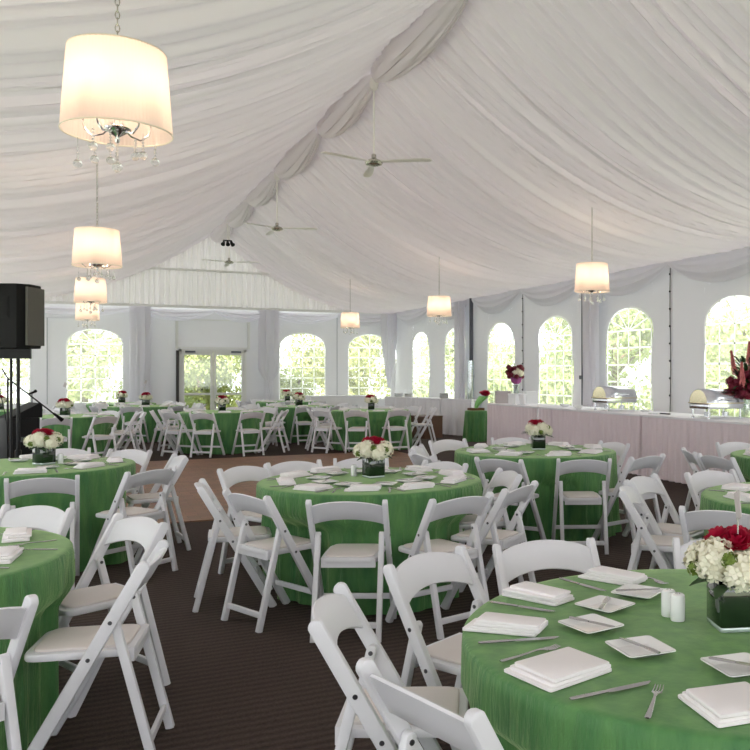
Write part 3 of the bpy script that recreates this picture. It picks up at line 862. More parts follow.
# ------------------------------------------------------------------ flower centrepieces
def florets(m, c, rad_, n, size, rnd, zmin=-.5):
    c = Vector(c)
    for i in range(n):
        zz = 1 - (i + .5) / n * (1 - zmin); a = i * 2.39996 + rnd.uniform(-.2, .2); q = math.sqrt(max(0, 1 - zz * zz))
        nrm = Vector((q * math.cos(a), q * math.sin(a), zz)) + Vector((rnd.uniform(-.25, .25), rnd.uniform(-.25, .25), rnd.uniform(-.25, .25))); nrm.normalize()
        t = nrm.cross(Vector((.3, .2, 1))).normalized(); b = nrm.cross(t); o = c + nrm * rad_ * rnd.uniform(.88, 1.06); ph = rnd.uniform(0, 1.5)
        for k in range(4):
            th = ph + PI / 2 * k; d1 = t * math.cos(th) + b * math.sin(th); d2 = t * -math.sin(th) + b * math.cos(th)
            s_ = size * rnd.uniform(.85, 1.15)
            bi = len(m.v)
            m.v += [o, o + d1 * s_ * .55 + d2 * s_ * .42 + nrm * s_ * .12, o + d1 * s_ + nrm * s_ * .28, o + d1 * s_ * .55 - d2 * s_ * .42 + nrm * s_ * .12]
            m.f.append((bi, bi + 1, bi + 2, bi + 3)); m.mi.append(m.cur)

def rose_mesh(m, c, r0, rnd, tilt=(0, 0, 1)):
    c = Vector(c); ax = Vector(tilt).normalized(); t = ax.cross(Vector((.31, .7, .2))).normalized(); b = ax.cross(t)
    for ring, (n, rr, open_, h) in enumerate(((3, .24, .05, 1.0), (4, .44, .1, 1.08), (5, .66, .22, 1.02), (5, .86, .42, .9), (6, 1.0, .7, .72))):
        for k in range(n):
            th0 = 2 * PI * k / n + ring * .7 + rnd.uniform(-.15, .15); sp = 2 * PI / n * .72; rows = []
            for j in range(5):
                v = j / 4; row = []
                for i in range(6):
                    u = -1 + 2 * i / 5; th = th0 + u * sp * (.5 + .5 * min(1, v * 1.6))
                    rad_ = r0 * rr * (.35 + .65 * math.sin(v * PI / 2) + open_ * .45 * v * v)
                    hh = r0 * h * (1.15 * v - .3 * v * u * u - open_ * .4 * v ** 3) + r0 * .05 * math.sin(3 * u + ring)
                    row.append(c + (t * math.cos(th) + b * math.sin(th)) * rad_ + ax * hh)
                rows.append(row)
            m.quadgrid(rows)
    m.lathe([(r0 * .2, 0), (r0 * .25, r0 * .5), (r0 * .1, r0 * .85), (.001, r0 * .88)], c, 10)

def leaf(m, base, d, L, W, up=.3):
    base = Vector(base); d = Vector(d).normalized(); s_ = d.cross(Vector((0, 0, 1)))
    s_ = s_.normalized() if s_.length > .01 else Vector((1, 0, 0)); n = s_.cross(d)
    rows = []
    for i in range(7):
        t = i / 6; w_ = W / 2 * math.sin(PI * (t * .93 + .04)) ** .8; p = base + d * L * t + n * (up * L * (t - t * t))
        rows.append([p - s_ * w_ + n * w_ * .3, p, p + s_ * w_ + n * w_ * .3])
    m.quadgrid(rows)

def make_arrangement(seed, dense=True):
    rnd = random.Random(seed)
    root = empty('flower_centrepiece'); tag(root, 'x', 'flowers', 'flower centrepieces on the tables')
    S, Hh = .125, .135
    m = MB()
    pts = rrect(S, S, .008, 2); rows = []
    for z, k in ((.014, .98), (.016, 1), (Hh - .002, 1), (Hh, .99), (Hh, .93), (Hh - .03, .92)):
        rows.append([Vector((x * k, y * k, z)) for x, y in pts])
    m.loft(rows); v = m.build('vase', M['vaseglass'], root)
    m = MB(); m.prism(rrect(S, S, .008, 2), 0, .015, .003); m.build('vase_foot', M['vasebase'], v)
    heads = [(-.065, -.025, .203, .062), (.06, -.05, .197, .06), (.0, .068, .2, .058), (.078, .045, .19, .055), (-.07, .055, .187, .054), (-.008, -.085, .182, .055)]
    for x, y, z, r_ in heads:
        m = MB(); florets(m, (x, y, z), r_, 85 if dense else 45, .019 if dense else .024, rnd, -.75)
        m.ball((x, y, z), r_ * .86, 12)
        m.build('hydrangea', M['hydrangea'], root)
    for x, y, z, t in ((.002, -.016, .246, (-.2, -.5, 1)), (.05, .004, .24, (.5, -.2, 1)), (-.03, .03, .246, (-.4, .3, 1)), (.03, .05, .244, (.3, .5, 1))):
        m = MB(); rose_mesh(m, (x, y, z), .038 if dense else .048, rnd, t); m.build('rose', M['rose'], root)
    for x, y, z in ((-.045, -.085, .215), (.105, .0, .2), (-.115, .0, .175), (.04, -.1, .2)):
        m = MB(); florets(m, (x, y, z), .022, 26, .012, rnd); m.ball((x, y, z), .02, 10); m.build('green_bloom', M['leafgreen'], root)
    m = MB()
    for k in range(14):
        a = 2 * PI * k / 14 + rnd.uniform(-.2, .2)
        leaf(m, (.05 * math.cos(a), .05 * math.sin(a), .135 + rnd.uniform(-.005, .03)), (math.cos(a), math.sin(a), rnd.uniform(-.25, .45)), rnd.uniform(.08, .13), .04)
    m.build('leaves', M['leafdark'], root)
    return Proto(root)
arr = make_arrangement(4); arr2 = make_arrangement(9, False)
def flowers(p, key, lab, dx=0, dy=0, rz=0, sc=1):
    tx, ty = TABLES[key][:2]
    return p.place((tx + dx, ty + dy, TZ), rz, 'white hydrangea and crimson rose centrepiece in a dark glass cube, ' + lab, scale=sc)
flowers(arr, 'near', 'nearest green table', .03, 0, rad(-20))
flowers(arr, 'mid', 'middle green table', .05, .1, rad(10))
flowers(arr, 'speaker', 'table by the speaker', .09, .03, rad(40))
flowers(arr, 'buffet', 'table before buffet', .06, .05, rad(75))
for k, (key, lab) in enumerate((('doors', 'before the doors'), ('head', 'before head table'), ('stand', 'behind the speaker'), ('doorleft', 'left of doors'), ('backleft', 'rearmost, left'), ('doorright', 'right of doors'), ('backright', 'rearmost, right'), ('farleft', 'far-left table'))):
    flowers(arr2, key, lab, .0, .0, 1.3 * k)

def card_pick(x, y, z0, z1, lab, lean=(0, 0), rz=0):
    root = empty('card_pick', (x, y, z0)); tag(root, lab, 'card holder', 'card holders standing in the flowers')
    L = z1 - z0
    m = MB(); m.tube([(0, 0, 0), (lean[0] * .5, lean[1] * .5, L * .5), (lean[0], lean[1], L)], .0028, 6); m.build('wire', M['steel'], root)
    m = MB(); m.box((0, 0, .036), (.05, .003, .08), Matrix.Rotation(.35, 3, 'Y'))
    for i, p in enumerate(m.v): m.v[i] = Matrix.Rotation(rz, 3, 'Z') @ p + Vector((lean[0], lean[1], L))
    m.build('card', M['cardgrey'], root, smooth=False)
tx, ty = TABLES['near'][:2]
card_pick(tx + .02, ty - .03, TZ + .26, TZ + .33, 'thin wire card holder standing in the flowers on the nearest table', (.0, 0), rad(64))
tx, ty = TABLES['buffet'][:2]
card_pick(tx + .06, ty + .05, TZ + .27, TZ + .40, 'thin wire card holder in the flowers on the table before the buffet', rz=rad(60))
for key, lab in (('stand', 'behind the speaker'), ('doorleft', 'left of the doors'), ('doorright', 'right of the doors')):
    tx, ty = TABLES[key][:2]
    card_pick(tx, ty, TZ + .2, TZ + .5, 'small grey card held above the flowers on the far table ' + lab, rz=rad(-26))

# ------------------------------------------------------------------ chandeliers
def make_chandelier():
    root = empty('chandelier'); tag(root, 'x', 'chandelier', 'drum shade chandeliers')
    # origin at the bottom rim of the shade; shade .38 high
    H = .355
    m = MB(); n = 96; rows = []
    prof = ((.228, 0), (.2265, .012), (.202, H - .01), (.2, H))
    for r_, z in prof: rows.append([Vector((r_ * (1 + .004 * (-1) ** k) * math.cos(2 * PI * k / n), r_ * (1 + .004 * (-1) ** k) * math.sin(2 * PI * k / n), z)) for k in range(n)])
    m.quadgrid(rows, closed_u=True); sh = m.build('lamp_shade', M['shade'], root, angle=60)
    for r_, z in ((.228, 0), (.2, H)):
        m = MB(); m.quadgrid([[Vector(((r_ + .003 * math.cos(q)) * math.cos(2 * PI * k / 48), (r_ + .003 * math.cos(q)) * math.sin(2 * PI * k / 48), z + .004 * math.sin(q))) for k in range(48)] for q in (0, PI / 2, PI, 1.5 * PI)], True, True)
        m.build('shade_rim', M['candle'], sh)
    m = MB()
    for k in range(3):
        a = 2 * PI * k / 3; m.tube([(0, 0, H - .02), (.2 * math.cos(a), .2 * math.sin(a), H - .005)], .003, 6)
    m.build('shade_spider', M['chrome'], sh)
    m = MB(); m.lathe([(.001, -.045), (.008, -.043), (.012, -.03), (.006, -.02), (.03, -.005), (.055, .01), (.058, .018), (.02, .03), (.012, .06), (.02, .1), (.012, .14), (.01, H + .03), (.001, H + .03)], n=24)
    m.build('stem', M['chrome'], root)
    for k in range(5):
        a = 2 * PI * k / 5 + .3; ca, sa = math.cos(a), math.sin(a)
        m = MB(); pts = [(.02, .03), (.06, -.005), (.1, -.015), (.135, .01), (.145, .05), (.14, .07)]
        m.tube([(r_ * ca, r_ * sa, z) for r_, z in pts], .005, 8); m.lathe([(.005, .065), (.03, .072), (.03, .078), (.005, .08)], (.14 * ca, .14 * sa, 0), 16)
        ar = m.build('arm', M['chrome'], root)
        m = MB(); m.lathe([(.011, .075), (.011, .15), (.004, .15)], (.14 * ca, .14 * sa, 0), 12); m.build('candle_sleeve', M['candle'], ar)
        m = MB(); m.lathe([(.006, .15), (.017, .17), (.02, .185), (.013, .215), (.001, .24)], (.14 * ca, .14 * sa, 0), 12); m.build('bulb', M['bulb'], ar)
        for rr, dz, sz in ((.165, -.10, .019), (.09, -.085, .018)):
            m = MB(); x, y = rr * math.cos(a + (.3 if rr < .1 else 0)), rr * math.sin(a + (.3 if rr < .1 else 0))
            zz = dz - .02 * (k % 3)
            m.ball((x, y, zz), sz, 14)
            for q in range(4): m.ball((x, y, zz + sz + .008 + .014 * q), .006, 6)
            m.tube([(x, y, zz + sz), (x, y, -.025)], .001, 4)
            m.build('crystal_drop', M['crystal'], root)
    m = MB(); m.ball((0, 0, -.15), .022, 14)
    for q in range(6): m.ball((0, 0, -.12 + .014 * q), .006, 6)
    m.build('crystal_drop', M['crystal'], root)
    return root

def chain(root, z0, z1):
    m = MB(); z = z0; k = 0
    while z < z1:
        pts = [Vector((.009 * math.cos(q), 0, .018 * math.sin(q) + z + .016)) for q in [2 * PI * i / 10 for i in range(10)]]
        if k % 2: pts = [Vector((0, p.x, p.z)) for p in pts]
        rows = []
        for i, p in enumerate(pts):
            c = Vector((0, 0, z + .016)); out = (p - c).normalized(); side = Vector((0, 1, 0)) if k % 2 == 0 else Vector((1, 0, 0))
            rows.append([p + (out * math.cos(t) + side * math.sin(t)) * .0028 for t in (0, PI / 2, PI, 1.5 * PI)])
        m.quadgrid(rows, True, True); z += .029; k += 1
    return m.build('chain', M['fanmetal'], root)

lamp_proto = make_chandelier(); freeze(lamp_proto); first = True
LAMPS = [(.155, 4.09, 2.57, 'largest lit drum chandelier, nearest in the left row'), (.17, 9.32, 2.57, 'lit drum chandelier, second in the left row'),
         (.17, 14.2, 2.57, 'lit drum chandelier, third in the left row'), (.17, 19.1, 2.57, 'lit drum chandelier, farthest in the left row'),
         (5.95, 9.31, 2.56, 'lit drum chandelier hanging before the grey post, largest in the right row'), (5.95, 14.5, 2.55, 'lit drum chandelier, second in the right row'),
         (5.80, 19.7, 2.57, 'lit drum chandelier, farthest in the right row')]
def liner_z(x):
    v = (x - XM) / ((XR if x > XM else XL) - XM)
    return ZR + (ZE - ZR) * v - .66 * 4 * v * (1 - v)
for i, (x, y, z, lab) in enumerate(LAMPS):
    o = lamp_proto if i == 0 else dup(lamp_proto)
    o.location = (x, y, z); o.rotation_euler.z = .5 * i; o['label'] = 'white pleated ' + lab
for i, (x, y, z, lab) in enumerate(LAMPS):
    o = [q for q in C.objects if q.get('label') == 'white pleated ' + lab][0]
    chain(o, .385, liner_z(x) - z)
    l = bpy.data.lights.new('lamp_light', 'POINT'); l.energy = 2.2; l.color = (1, .78, .58); l.shadow_soft_size = .06
    lo = bpy.data.objects.new('lamp_light', l); C.objects.link(lo); lo.location = (x, y, z + .2)

# ------------------------------------------------------------------ ceiling fans
def make_fan():
    root = empty('ceiling_fan'); tag(root, 'x', 'fan', 'white three-blade ceiling fans')
    # origin at hub centre; ridge about 1.1 above
    m = MB(); m.lathe([(.001, -.045), (.05, -.042), (.1, -.025), (.112, 0), (.1, .022), (.05, .04), (.03, .06), (.03, .1), (.013, .11)], n=28); m.build('motor_housing', M['fanmetal'], root)
    m = MB(); m.tube([(0, 0, .09), (0, 0, 1.0)], .013, 10); m.build('downrod', M['fan'], root)
    m = MB(); m.lathe([(.014, .9), (.05, .93), (.06, 1.0), (.05, 1.05), (.001, 1.06)], n=20); m.build('canopy', M['fan'], root)
    for k in range(3):
        a = 2 * PI * k / 3; m = MB(); rows = []
        for i in range(9):
            t = i / 8; r_ = .1 + .66 * t; w_ = .028 + .034 * math.sin(PI * min(1, t * 1.15) / 2) - (.022 if i == 8 else 0)
            tw = -.07
            e = [(-1, 0), (-.8, .008), (.8, .008), (1, 0), (.8, -.008), (-.8, -.008)]
            rows.append([Vector((r_ * math.cos(a) - s_ * w_ * math.cos(tw) * math.sin(a) , r_ * math.sin(a) + s_ * w_ * math.cos(tw) * math.cos(a), h + s_ * w_ * math.sin(tw) + .01 - .02 * t)) for s_, h in e])
        m.loft(rows); m.build('blade', M['fan'], root)
    return Proto(root)
fan = make_fan()
fan.place((XM, 10.27, 4.15), rad(-41), 'nearest white three-blade ceiling fan under the tent ridge')
fan.place((XM, 16.08, 4.2), rad(-28), 'second white three-blade ceiling fan, in the middle of the row')
fan.place((XM, 21.7, 4.22), rad(-33), 'farthest white three-blade ceiling fan, near the gable')
# dark spotlight cluster
root = empty('stage_light', (XM - .16, 20.9, 4.58)); tag(root, 'black cluster of spotlights hung from the ridge before the farthest fan', 'spotlight')
m = MB(); m.tube([(0, 0, .03), (0, 0, .45)], .012, 8); m.build('hanger', M['fan'], root)
m = MB(); m.box((0, 0, .05), (.2, .03, .03)); m.build('crossbar', M['blackmetal'], root, smooth=False)
for s_ in (-1, 0, 1):
    m = MB(); m.tube([(s_ * .08, 0, .05), (s_ * .09, -.03, -.01), (s_ * .115, -.08, -.055)], [.02, .035, .05], 14); m.build('lamp_head', M['black'], root)

# ------------------------------------------------------------------ buffet and white tables
def skirted(name, c, size, rz, mat_, label, cat, group=None, pleat=.13, amp=.02, gap=.005):
    """table boxed in by a floor-length pleated skirt, with a flat cloth top"""
    L, D, H = size; root = empty(name, (c[0], c[1], 0), rz); tag(root, label, cat, group)
    m = MB(); m.prism(rrect(L, D, .02, 2), H - .03, H, .004); m.build('table_top', M['whitecloth'], root)
    per = []
    def side(a, b):
        a = Vector(a); b = Vector(b); n = max(2, int((b - a).length / .02))
        for i in range(n): per.append((a.lerp(b, i / n), (b - a).normalized()))
    x, y = L / 2 - gap, D / 2 - gap
    for p, q in (((-x, -y), (x, -y)), ((x, -y), (x, y)), ((x, y), (-x, y)), ((-x, y), (-x, -y))): side(p, q)
    rows = []; s_ = 0
    for j in range(9):
        t = j / 8; row = []
        for i, (p, d_) in enumerate(per):
            nx, ny = d_.y, -d_.x; u = i * .02
            f = math.sin(2 * PI * u / pleat + .8 * math.sin(3 * u)); f = math.copysign(abs(f) ** .6, f)
            o = amp * (.3 + .7 * t) * (f - .6) + .012 * t * math.sin(1.7 * u + 1)
            row.append(Vector((p.x + nx * o, p.y + ny * o, (H - .028) * (1 - t) + .008)))
        rows.append(row)
    m = MB(); m.quadgrid(rows, closed_u=True); m.build('table_skirt', mat_, root, angle=60)
    return root
BX = 7.32
for k, (ya, yb, lab) in enumerate(((12.79, 15.38, 'far end, carrying the boxes'), (10.19, 12.77, 'middle section, behind the buffet-side chairs'), (7.58, 10.17, 'nearest section, carrying the front chafing dish'))):
    skirted('buffet_table', (BX + .44, (ya + yb) / 2), (yb - ya, .84, .9), -PI / 2, M['skirt'], 'buffet table with pale pink pleated skirt, ' + lab, 'buffet table', 'skirted buffet tables along the right wall')
skirted('buffet_table', (BX + .42, 6.3), (2.5, .84, .9), -PI / 2, M['skirt'], 'buffet table with pale pink pleated skirt, out past the right edge of view', 'buffet table', 'skirted buffet tables along the right wall')
# corner bar: three white units set at an angle
p0, p1 = Vector((7.25, 21.5)), Vector((8.25, 18.1)); dv = (p1 - p0).normalized(); ang = math.atan2(dv.y, dv.x); nv = Vector((-dv.y, dv.x))
for k, lab in enumerate(('leftmost unit, beside the head table', 'middle unit, behind the brown crate', 'rightmost unit, behind the green pedestal')):
    dep = (.5, .44, .28)[k]; c = p0 + dv * (.59 + 1.18 * k) + nv * (dep / 2)
    skirted('bar_table', (c.x, c.y), (1.16, dep, .87), ang, M['whitecloth'], 'white pleated bar table in the tent corner, ' + lab, 'bar table', 'white bar tables in the corner', .16, .02)
skirted('head_table', (6.6, 23.35), (1.9, .7, .86), 0, M['whitecloth'], 'long white clothed head table under the gable windows', 'head table', None, .3, .006)

# green pedestal with tray, rose and ribbon
px, py = 7.85, 17.0
rnd = random.Random(3); rows = []
for z, r_ in ((.672, .001), (.672, .2), (.668, .235), (.655, .245)):
    rows.append([Vector((r_ * math.cos(2 * PI * i / 96), r_ * math.sin(2 * PI * i / 96), z)) for i in range(96)])
for j in range(1, 13):
    t = j / 12
    rows.append([Vector(((.245 + .02 * t + .03 * t * math.sin(9 * a + 1) + .012 * t * math.sin(16 * a)) * math.cos(a), (.245 + .02 * t + .03 * t * math.sin(9 * a + 1) + .012 * t * math.sin(16 * a)) * math.sin(a), .65 * (1 - t) + .006)) for a in [2 * PI * i / 96 for i in range(96)]])
m = MB(); m.quadgrid(rows, closed_u=True)
tag(m.build('pedestal_cloth', M['cloth'], loc=(px, py, 0)), 'green cloth over the small pedestal table between bar and buffet', 'tablecloth')
root = empty('wooden_tray', (px, py, .673)); tag(root, 'small wooden tray on the green pedestal table', 'tray')
m = MB(); m.box((0, 0, .012), (.3, .22, .02)); m.build('base', M['woodtray'], root, smooth=False)
m = MB()
for x, y, a, b in ((0, .11, .3, .015), (0, -.11, .3, .015), (.15, 0, .015, .22), (-.15, 0, .015, .22)): m.box((x, y, .03), (a, b, .05))
m.build('rim', M['woodtray'], root, smooth=False)
root = empty('wrapped_rose', (px - .04, py - .02, .696)); tag(root, 'crimson rose wrapped in lime green paper on the pedestal tray', 'flowers')
m = MB(); rows = []
for j in range(8):
    t = j / 7; rows.append([Vector((.03 + .05 * t + .16 * t * t + (.03 + .09 * t) * math.cos(a), (.03 + .09 * t) * math.sin(a) + .01 * math.sin(5 * a) * t, .01 + .28 * t)) for a in [2 * PI * i / 24 for i in range(24)]])
m.loft(rows); m.build('paper_wrap', M['limepaper'], root)
for x, y, z in ((.2, 0, .31), (.27, .05, .3), (.24, -.06, .33)):
    m = MB(); rose_mesh(m, (x, y, z), .08, rnd, (.2, -.3, 1)); m.build('rose', M['rose'], root)
# brown crate
root = empty('wooden_crate', (7.22, 18.5, 0), ang); tag(root, 'dark brown wooden crate on the floor before the white corner bar', 'crate')
m = MB()
for s_ in (-1, 1):
    m.box((0, s_ * .24, .245), (.72, .025, .49)); m.box((s_ * .35, 0, .245), (.025, .46, .49))
m.box((0, 0, .03), (.68, .46, .03)); m.build('body', M['wood'], root, smooth=False)
m = MB(); m.box((0, 0, .497), (.74, .52, .02)); m.build('lid', M['wood'], root, smooth=False)
m = MB()
for s_ in (-.18, .18): m.box((s_, -.256, .245), (.05, .012, .46))
m.build('batten', M['wood'], root, smooth=False)

# chafing dishes
def make_chafer():
    root = empty('chafing_dish'); tag(root, 'x', 'chafing dish', 'roll-top chafing dishes on the buffet')
    L, W = .62, .40
    for sx in (-1, 1):
        for sy in (-1, 1):
            m = MB(); x, y = sx * (L / 2 - .05), sy * (W / 2 - .03)
            m.tube([(x, y, .004), (x, y, .15)], .012, 8); m.lathe([(.012, .004), (.02, .0), (.02, .02), (.012, .03)], (x, y, 0), 10); m.build('leg', M['chafer'], root)
    m = MB(); m.prism(rrect(L, W, .03, 4), .13, .20, .008); m.build('water_pan', M['chafer'], root)
    m = MB(); m.prism(rrect(L + .03, W + .03, .035, 4), .198, .212, .004); m.build('rim', M['brass'], root)
    m = MB(); rows = []
    for x in (-L / 2 + .005, -L / 2 + .02, 0, L / 2 - .02, L / 2 - .005):
        k = .94 if abs(x) > L / 2 - .01 else 1
        rows.append([Vector((x, W / 2 * k * math.cos(a), .212 + .185 * k * math.sin(a))) for a in [PI * i / 20 for i in range(21)]])
    m.quadgrid(rows)
    lid = m.build('lid', M['chafer'], root)
    for s_ in (-1, 1):
        m = MB(); m.cap([Vector((s_ * (L / 2 - .008), W / 2 * .93 * math.cos(a), .212 + .185 * .93 * math.sin(a))) for a in [PI * i / 20 for i in range(21)]])
        m.build('lid_end', M['brass'], lid, smooth=False)
    m = MB(); m.tube([(-.1, -W / 2 - .005, .25), (-.1, -W / 2 - .05, .26), (.1, -W / 2 - .05, .26), (.1, -W / 2 - .005, .25)], .009, 8); m.build('lid_handle', M['chrome'], lid)
    for s_ in (-1, 1):
        m = MB(); m.lathe([(.001, .03), (.045, .03), (.045, .08), (.03, .085), (.001, .085)], (s_ * .15, 0, 0), 16); m.build('burner', M['chafer'], root)
    m = MB(); m.box((0, 0, .027), (L - .1, .12, .006)); m.build('burner_shelf', M['chafer'], root, smooth=False)
    return Proto(root)
chafer = make_chafer(); BZ = .9
chafer.place((7.78, 11.5, BZ), rad(2), 'roll-top steel chafing dish on the middle buffet section, left of the other')
chafer.place((7.72, 8.98, BZ), rad(-2), 'roll-top steel chafing dish on the nearest buffet section, below the large bouquet')
# serving tongs, bowls, saucers
root = empty('serving_spatula', (7.65, 10.1, BZ), rad(100)); tag(root, 'black-handled serving spatula lying between the two chafing dishes', 'spatula')
m = MB(); m.bar((-.17, 0, .012), (.02, 0, .012), (0, 1, 0), .025, .018); m.build('handle', M['black'], root)
m = MB(); m.prism([(.02, -.008), (.07, -.012), (.1, -.045), (.22, -.045), (.22, .045), (.1, .045), (.07, .012), (.02, .008)], .003, .008); m.build('blade', M['steel'], root, smooth=False)
def bowl(x, y, r_, h, lab):
    m = MB(); m.lathe([(.001, 0), (r_ * .5, 0), (r_ * .55, .006), (r_ * .85, h * .6), (r_, h), (r_ * .96, h), (r_ * .8, h * .6), (r_ * .5, .012), (.001, .012)], n=24)
    tag(m.build('serving_bowl', M['china'], loc=(x, y, BZ)), lab, 'bowl', 'white bowls along the buffet')
bowl(7.7, 12.5, .09, .045, 'small white bowl on the buffet left of the middle chafing dish')
bowl(7.85, 10.75, .1, .04, 'white bowl on the buffet just right of the middle chafing dish')
bowl(7.5, 12.15, .07, .035, 'small white bowl at the buffet front edge, left of the middle chafing dish')
bowl(7.8, 13.1, .1, .05, 'white bowl on the buffet under the window left of the grey post')

# boxes on the far buffet
def carton(x, y, z, d, rz, m_, lab):
    root = empty('carton', (x, y, z), rz); tag(root, lab, 'box', 'cartons on the buffet end')
    m = MB(); m.box((0, 0, d[2] / 2 - .01), (d[0], d[1], d[2] - .02)); m.build('body', m_, root, smooth=False)
    m = MB(); m.box((0, 0, d[2] - .015), (d[0] + .012, d[1] + .012, .035)); m.build('lid', m_, root, smooth=False)
carton(7.58, 15.13, BZ, (.3, .26, .24), rad(-20), M['cardgrey'], 'grey lidded carton at the far end of the buffet')
carton(7.62, 14.6, BZ, (.26, .24, .2), rad(5), M['cardboard'], 'white lidded carton on the buffet, nearer of the two beside the grey one')
carton(7.98, 14.72, BZ, (.24, .24, .24), rad(-10), M['cardboard'], 'white lidded carton on the buffet against the window, behind its white neighbour')
root = empty('menu_stand', (7.45, 14.15, BZ), rad(-80)); tag(root, 'small white card stand at the front of the buffet beside the cartons', 'card stand')
m = MB(); m.box((0, .03, .1), (.15, .004, .2), Matrix.Rotation(.2, 3, 'X')); m.build('card', M['cardboard'], root, smooth=False)
m = MB(); m.box((0, .03, .006), (.16, .08, .012)); m.build('base', M['clearvase'], root, smooth=False)

# bouquet in a clear vase (far) and the large bouquet
def tall_bouquet(x, y, lab):
    rnd = random.Random(12); root = empty('vase_bouquet', (x, y, BZ)); tag(root, lab, 'flowers')
    m = MB(); m.lathe([(.001, 0), (.06, 0), (.065, .01), (.055, .3), (.075, .36), (.07, .36), (.05, .3), (.058, .02), (.001, .02)], n=20); m.build('vase', M['clearvase'], root)
    m = MB()
    for k in range(9):
        a = 2 * PI * k / 9; m.tube([(.03 * math.cos(a), .03 * math.sin(a), .03), (-.02 * math.cos(a), -.02 * math.sin(a), .36)], .004, 5)
    m.build('stems', M['leafgreen'], root)
    m = MB(); m.lathe([(.05, .38), (.1, .42), (.12, .5), (.09, .52)], n=20); m.build('collar', M['mauve'], root)
    m = MB()
    for k in range(26):
        a = k * 2.4; q = .1 + .09 * ((k * 7) % 5) / 5; z = .53 + .22 * ((k * 3) % 7) / 7
        p = Vector((q * math.cos(a), q * math.sin(a), z)); florets(m, p, .045, 26, .022, rnd, -1); m.ball(p, .04, 8)
    m.build('maroon_flowers', M['maroon'], root)
    m = MB()
    for p in ((-.02, -.12, .64), (-.07, -.1, .6), (.03, -.13, .59)): florets(m, p, .06, 40, .024, rnd, -1); m.ball(p, .05, 8)
    m.build('white_flowers', M['hydrangea'], root)
tall_bouquet(7.87, 15.12, 'maroon and white bouquet in a tall clear vase at the buffet end')
def big_bouquet(x, y, lab):
    rnd = random.Random(5); root = empty('large_bouquet', (x, y, BZ)); tag(root, lab, 'flowers')
    m = MB(); m.lathe([(.001, 0), (.1, 0), (.105, .01), (.07, .12), (.1, .3), (.095, .3), (.06, .12), (.001, .02)], n=24); m.build('vase', M['clearvase'], root)
    m = MB()
    for k in range(70):
        a = k * 2.4; q = .23 * math.sqrt((k % 35) / 35); z = .42 + rnd.uniform(-.12, .22) - q * .25
        p = Vector((q * math.cos(a), q * math.sin(a), z)); florets(m, p, .05, 24, .026, rnd, -1); m.ball(p, .045, 8)
    m.build('maroon_flowers', M['maroon'], root)
    m = MB()
    for k in range(120):
        a = rnd.uniform(0, 6.28); leaf(m, (.12 * math.cos(a), .12 * math.sin(a), rnd.uniform(.3, .75)), (math.cos(a), math.sin(a), rnd.uniform(-.3, 1.4)), rnd.uniform(.1, .19), .045)
    m.build('leaves', M['leafdark'], root)
    for k, (bx, by, hh) in enumerate(((-.16, .05, .88), (-.05, -.1, 1.0), (.1, .0, .95), (-.2, -.15, .72))):
        m = MB()
        for i in range(16):
            t = i / 15; p = Vector((bx * (1 + .3 * t), by * (1 + .3 * t), hh - .26 + .28 * t)); florets(m, p, .034 * (1.15 - t), 9, .02, rnd, -1)
        m.tube([(0, 0, .3), (bx, by, hh - .26), (bx * 1.3, by * 1.3, hh + .03)], .005, 6)
        m.build('flower_spike', M['pink'], root)
big_bouquet(8.2, 8.93, 'large maroon and pink bouquet behind the nearest chafing dish')

# tall glass cylinder on the bar end
root = empty('glass_cylinder', ((p0 + dv * 3.36 + nv * .13).x, (p0 + dv * 3.36 + nv * .13).y, .87)); tag(root, 'tall clear glass cylinder standing at the end of the corner bar', 'vase')
m = MB(); m.lathe([(.001, 0), (.075, 0), (.075, .92), (.07, .92), (.07, .02), (.001, .02)], n=28); m.build('cylinder', M['clearvase'], root)
m = MB(); m.lathe([(.078, 0), (.085, .005), (.085, .03), (.078, .035)], n=28); m.build('base_ring', M['chrome'], root)
m = MB(); m.lathe([(.001, .02), (.05, .02), (.05, .7), (.001, .7)], n=20); m.build('candle', M['candle'], root)
# stacked plates and glasses on the bar
def plate_stack(x, y, n, lab):
    for k in range(n):
        m = MB(); m.lathe([(.001, 0), (.07, 0), (.11, .012), (.115, .016), (.108, .016), (.07, .005), (.001, .005)], n=24)
        tag(m.build('dinner_plate', M['china'], loc=(x, y, .871 + .0085 * k)), 'white dinner plate in a stack ' + lab, 'plate', 'stack of white plates ' + lab)
c = p0 + dv * .35 + nv * .22; plate_stack(c.x, c.y, 10, 'on the leftmost bar table')
c = p0 + dv * .8 + nv * .22; plate_stack(c.x, c.y, 10, 'on the leftmost bar table, right of the other stack')
c = p0 + dv * 2.25 + nv * .22; plate_stack(c.x, c.y, 14, 'on the middle bar table')

# ------------------------------------------------------------------ sound equipment
sx, sy = -.56, 10.2
root = empty('speaker_stand', (sx, sy, 0)); tag(root, 'black tripod stand holding up the loudspeaker at left', 'speaker stand')
m = MB(); m.tube([(0, 0, .28), (0, 0, 1.66)], .018, 12); m.build('pole', M['blackmetal'], root)
m = MB(); m.tube([(-.065, .02, .3), (-.065, .02, 1.66)], .014, 12); m.build('side_pole', M['blackmetal'], root)
m = MB(); m.lathe([(.02, .6), (.032, .61), (.032, .7), (.02, .71)], n=14); m.build('collar', M['blackmetal'], root)
for k in range(3):
    a = 2 * PI * k / 3 + .4; m = MB(); m.tube([(0, 0, .66), (.25 * math.cos(a), .25 * math.sin(a), .3), (.42 * math.cos(a), .42 * math.sin(a), .012)], .013, 8); m.build('leg', M['blackmetal'], root)
m = MB(); m.box((-.03, 0, 1.71), (.3, .2, .1)); m.build('mount_bracket', M['blackmetal'], root, smooth=False)
root = empty('loudspeaker', (sx - .05, sy, 1.765), rad(64)); tag(root, 'large black loudspeaker raised on the tripod stand at left', 'speaker')
